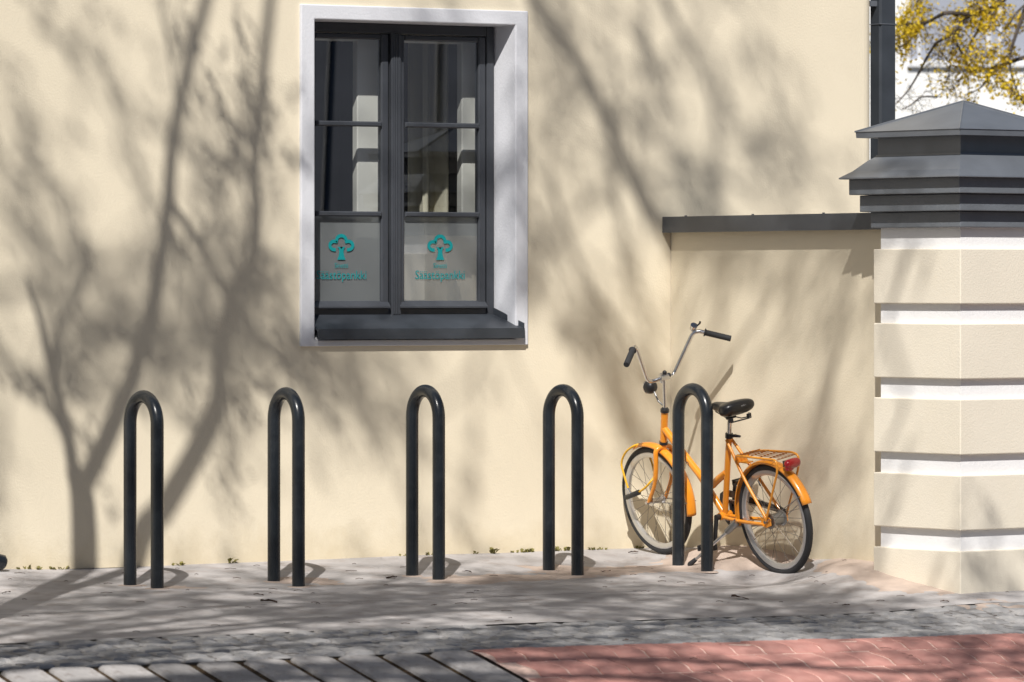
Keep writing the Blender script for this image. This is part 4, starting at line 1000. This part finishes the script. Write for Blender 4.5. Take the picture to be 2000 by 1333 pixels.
m.add([(X[0], 0, 0), (X[0], 8, 0), (X[0], 8, Z[3]), (X[0], 0, Z[3]), (X[3], 0, 0), (X[3], 8, 0), (X[3], 8, Z[3]), (X[3], 0, Z[3])], [(0, 1, 2, 3), (4, 7, 6, 5), (3, 2, 6, 7), (1, 5, 6, 2)])
m.build('wall', 'bg_white', wb)
m = MB(); m.box(x0, x1, -.06, .12, zb2 - .03, zb2 + .012); m.build('window_sill', 'bg_frame', wb)
for a_, b_ in wins:
    wn = empty('window'); wn.parent = wb; w0, w1 = lx(a_), lx(b_)
    m = MB(); m.add([(w0, .12, zb2), (w1, .12, zb2), (w1, .12, zt_), (w0, .12, zt_)], [(0, 1, 2, 3)]); m.build('pane', 'bg_glass', wn)
    m = MB(); f_ = .028
    m.box(w0 - f_, w0 + f_ * .3, .02, .13, zb2 + .013, zt_); m.box(w1 - f_ * .3, w1 + f_, .021, .131, zb2 + .013, zt_)
    m.box(lx(a_ + 20) - .012, lx(a_ + 20) + .012, .06, .125, zb2 + .014, zt_)
    m.box(w0 + .02, w1 - .02, .05, .128, zb2 + .014, zb2 + .05)
    m.build('frame', 'bg_frame', wn)

# ------------------------------------------------------------------ low outbuilding across the yard (seen mirrored in the window panes)
ob = empty('outbuilding'); an = math.atan2(-.515, .857)
ob.matrix_world = Matrix.Translation((13.5, -25.5, Z0)) @ Matrix.Rotation(R(31) + math.pi, 4, 'Z')
tag(ob, 'low brown outbuilding with a dark seamed roof, mirrored in the window', 'building')
m = MB(); m.box(-9, 9, 0, 7, 0, 2.7); m.build('wall', 'brown_wall', ob)
m = MB(); m.add([(-9.4, -.4, 2.65), (9.4, -.4, 2.65), (9.4, 3.5, 6.2), (-9.4, 3.5, 6.2), (9.4, 7.4, 2.65), (-9.4, 7.4, 2.65)], [(0, 1, 2, 3), (3, 2, 4, 5), (1, 4, 2), (0, 3, 5), (0, 5, 4, 1)]); ro = m.build('roof', 'shed_roof', ob)
for k in range(31):
    x = -9.3 + k * .62; m = MB(); m.tube([(x, -.41, 2.67), (x, 3.5, 6.23)], .02, 4); m.build('roof_seam', 'roof', ob)

# ------------------------------------------------------------------ unseen terrace across the street, added to block low sky light
tc_ = empty('sky_block_terrace', (-8, -36, Z0)); tag(tc_, 'long grey terrace added behind the camera to cut sky light', 'building')
m = MB(); m.box(-60, 45, -46, -36, Z0, 12); up(m, 'wall', 'terrace', tc_)
m = MB(); m.add([(-60.4, -46.4, 12), (45.4, -46.4, 12), (45.4, -35.6, 12), (-60.4, -35.6, 12), (-60.4, -41, 15), (45.4, -41, 15)], [(0, 1, 5, 4), (2, 3, 4, 5), (1, 2, 5), (3, 0, 4), (3, 2, 1, 0)]); up(m, 'roof', 'roof', tc_)
wm = MB(); wm.box(-.6, .6, -.02, .03, -.9, .9); wme = wm.mesh('window'); wme.materials.append(M['bg_glass'])
for fl_i in range(3):
    for k in range(26):
        o = bpy.data.objects.new('window', wme); col.objects.link(o); o.parent = tc_; o.matrix_parent_inverse = Matrix.Translation(tc_.location).inverted(); o.location = (-56 + k * 3.9, -35.99, 2.2 + fl_i * 3.6)

# ------------------------------------------------------------------ weeds, leaves and litter
def weed(px, py, label, n, h, spread, seed):
    r_ = random.Random(seed); p = on_y(px, py, -.02); p.z = gz(p.x, p.y) - .004
    e = empty('weed', p); tag(e, label, 'weed', 'weeds along the wall foot')
    for i in range(n):
        a_ = r_.uniform(0, 6.28); L = h * r_.uniform(.6, 1.3); b_ = Vector((r_.uniform(-spread, spread), r_.uniform(-.012, .012), 0)); d = Vector((math.cos(a_) * .8, math.sin(a_) * .4, r_.uniform(.5, 1.1))).normalized()
        w_ = L * .28; sd__ = d.cross(Vector((0, 0, 1))).normalized() * w_; m = MB()
        tip = b_ + d * L + Vector((0, 0, -.2 * L)); mid = b_ + d * L * .55
        m.add([b_, mid + sd__ + Vector((0, 0, .003)), tip, mid - sd__ + Vector((0, 0, .003)), mid - Vector((0, 0, .004))], [(0, 1, 4), (1, 2, 4), (2, 3, 4), (3, 0, 4)])
        m.build('leaf', 'weed', e)
weed(345, 1098, 'small dry weed at the wall foot just right of the leftmost hoop', 7, .035, .03, 1)
weed(452, 1093, 'thin weed with a bent stem between the first two hoops', 5, .045, .03, 2)
weed(785, 1082, 'tiny weed at the wall foot left of the third hoop', 5, .025, .03, 3)
weed(838, 1080, 'small weed seen between the legs of the third hoop', 5, .03, .02, 4)
weed(928, 1078, 'brownish weed tuft right of the third hoop', 5, .03, .015, 5)
weed(960, 1074, 'tallest weed sprout between third and fourth hoops', 7, .05, .025, 6)
weed(1022, 1073, 'wide yellow-green weed clump left of the fourth hoop', 26, .035, .07, 7)
weed(1100, 1068, 'yellow-green weeds seen between the legs of the fourth hoop', 14, .035, .05, 8)
weed(1168, 1067, 'low yellow-green weed clump right of the fourth hoop', 14, .03, .05, 9)
weed(1255, 1063, 'mossy weed clump beside the front wheel of the bicycle', 10, .025, .04, 10)
weed(100, 1112, 'grassy dark weeds at the wall foot near the left edge', 12, .035, .09, 12)
weed(45, 1113, 'brown weed tuft at the wall foot at the far left', 8, .035, .05, 13)

def leaf_mesh(r_, L, curl):
    m = MB(); n = 5; W_ = L * r_.uniform(.3, .5)
    for i in range(n + 1):
        t = i / n; w_ = W_ * math.sin(math.pi * (t * .92 + .04)) * r_.uniform(.7, 1.1); z = curl * L * math.sin(t * math.pi) + r_.uniform(0, .05) * L
        m.v += [Vector(((t - .5) * L, -w_ / 2, z + r_.uniform(0, .13) * L)), Vector(((t - .5) * L, 0, z)), Vector(((t - .5) * L, w_ / 2, z + r_.uniform(0, .13) * L))]
    for i in range(n):
        for j in range(2): k = i * 3 + j; m.f.append((k, k + 1, k + 4, k + 3))
    return m
LV = [(525, 1179, .085, 'crumpled dark brown leaf on the paving below the second hoop'), (505, 1164, .05, 'curved tan leaf just behind the crumpled dark one'), (12, 1160, .05, 'upturned dark leaf at the far left edge'), (1237, 1081, .06, 'dry brown leaf by the front wheel of the bicycle'),
      (1182, 1120, .06, 'dry leaf cluster right of the fourth hoop'), (1220, 1253, .04, 'small yellowed leaf at the edge of the red pavers'), (765, 1131, .06, 'brown leaf left of the third hoop foot'), (912, 1119, .05, 'brown leaf right of the third hoop foot'), (1445, 1171, .09, 'long thin dead leaf on the paving below the bicycle'), (1845, 1178, .05, 'dead leaf below the gate pillar'), (1652, 1183, .04, 'small dead leaf left of the gate pillar foot'), (1392, 1113, .035, 'small dead leaf at the foot of the rightmost hoop')]
for i, (px, py, L, lb) in enumerate(LV):
    r_ = random.Random(40 + i); h = ground_hit(px, py); o = leaf_mesh(r_, L, .06).build('fallen_leaf', 'dead_leaf'); o.location = (h.x, h.y, gz(h.x, h.y) + .003); o.rotation_euler = (r_.uniform(-.2, .2), r_.uniform(-.2, .2), -TH + r_.uniform(-.5, .5)); tag(o, lb, 'leaf', 'fallen leaves on the paving')
lit = MB(); r_ = random.Random(77)
for i in range(300):
    px = r_.uniform(-20, 2000); py = r_.triangular(1080, 1330, 1110); h = ground_hit(px, py)
    if h.y > -.03 or (h.x > -.02 and h.y > -2.7): continue
    if h.x > -.35 and h.y < -1.9 and h.x < .7 and h.y > -2.7: continue
    L = r_.choice((.010, .014, .018, .022, .03)); z = gz(h.x, h.y) + .004
    if r_.random() < .35:
        a_ = r_.uniform(-.8, .8); d = RT * math.cos(a_) + FW * math.sin(a_); p = Vector((h.x, h.y, z)); lit.tube([p - d * L, p + Vector((0, 0, .003)), p + d * L], .0013, 4)
    else:
        q = leaf_mesh(r_, L * .8, .03); a_ = r_.uniform(0, 6.28); mt = Matrix.Translation((h.x, h.y, z)) @ Matrix.Rotation(a_, 4, 'Z'); lit.add([mt @ Vector((v_.x, v_.y, v_.z * .4)) for v_ in q.v], q.f)
tag(lit.build('litter', 'dead_leaf'), 'small scattered bits of twig and dry leaf on the paving', 'litter', kind='stuff')
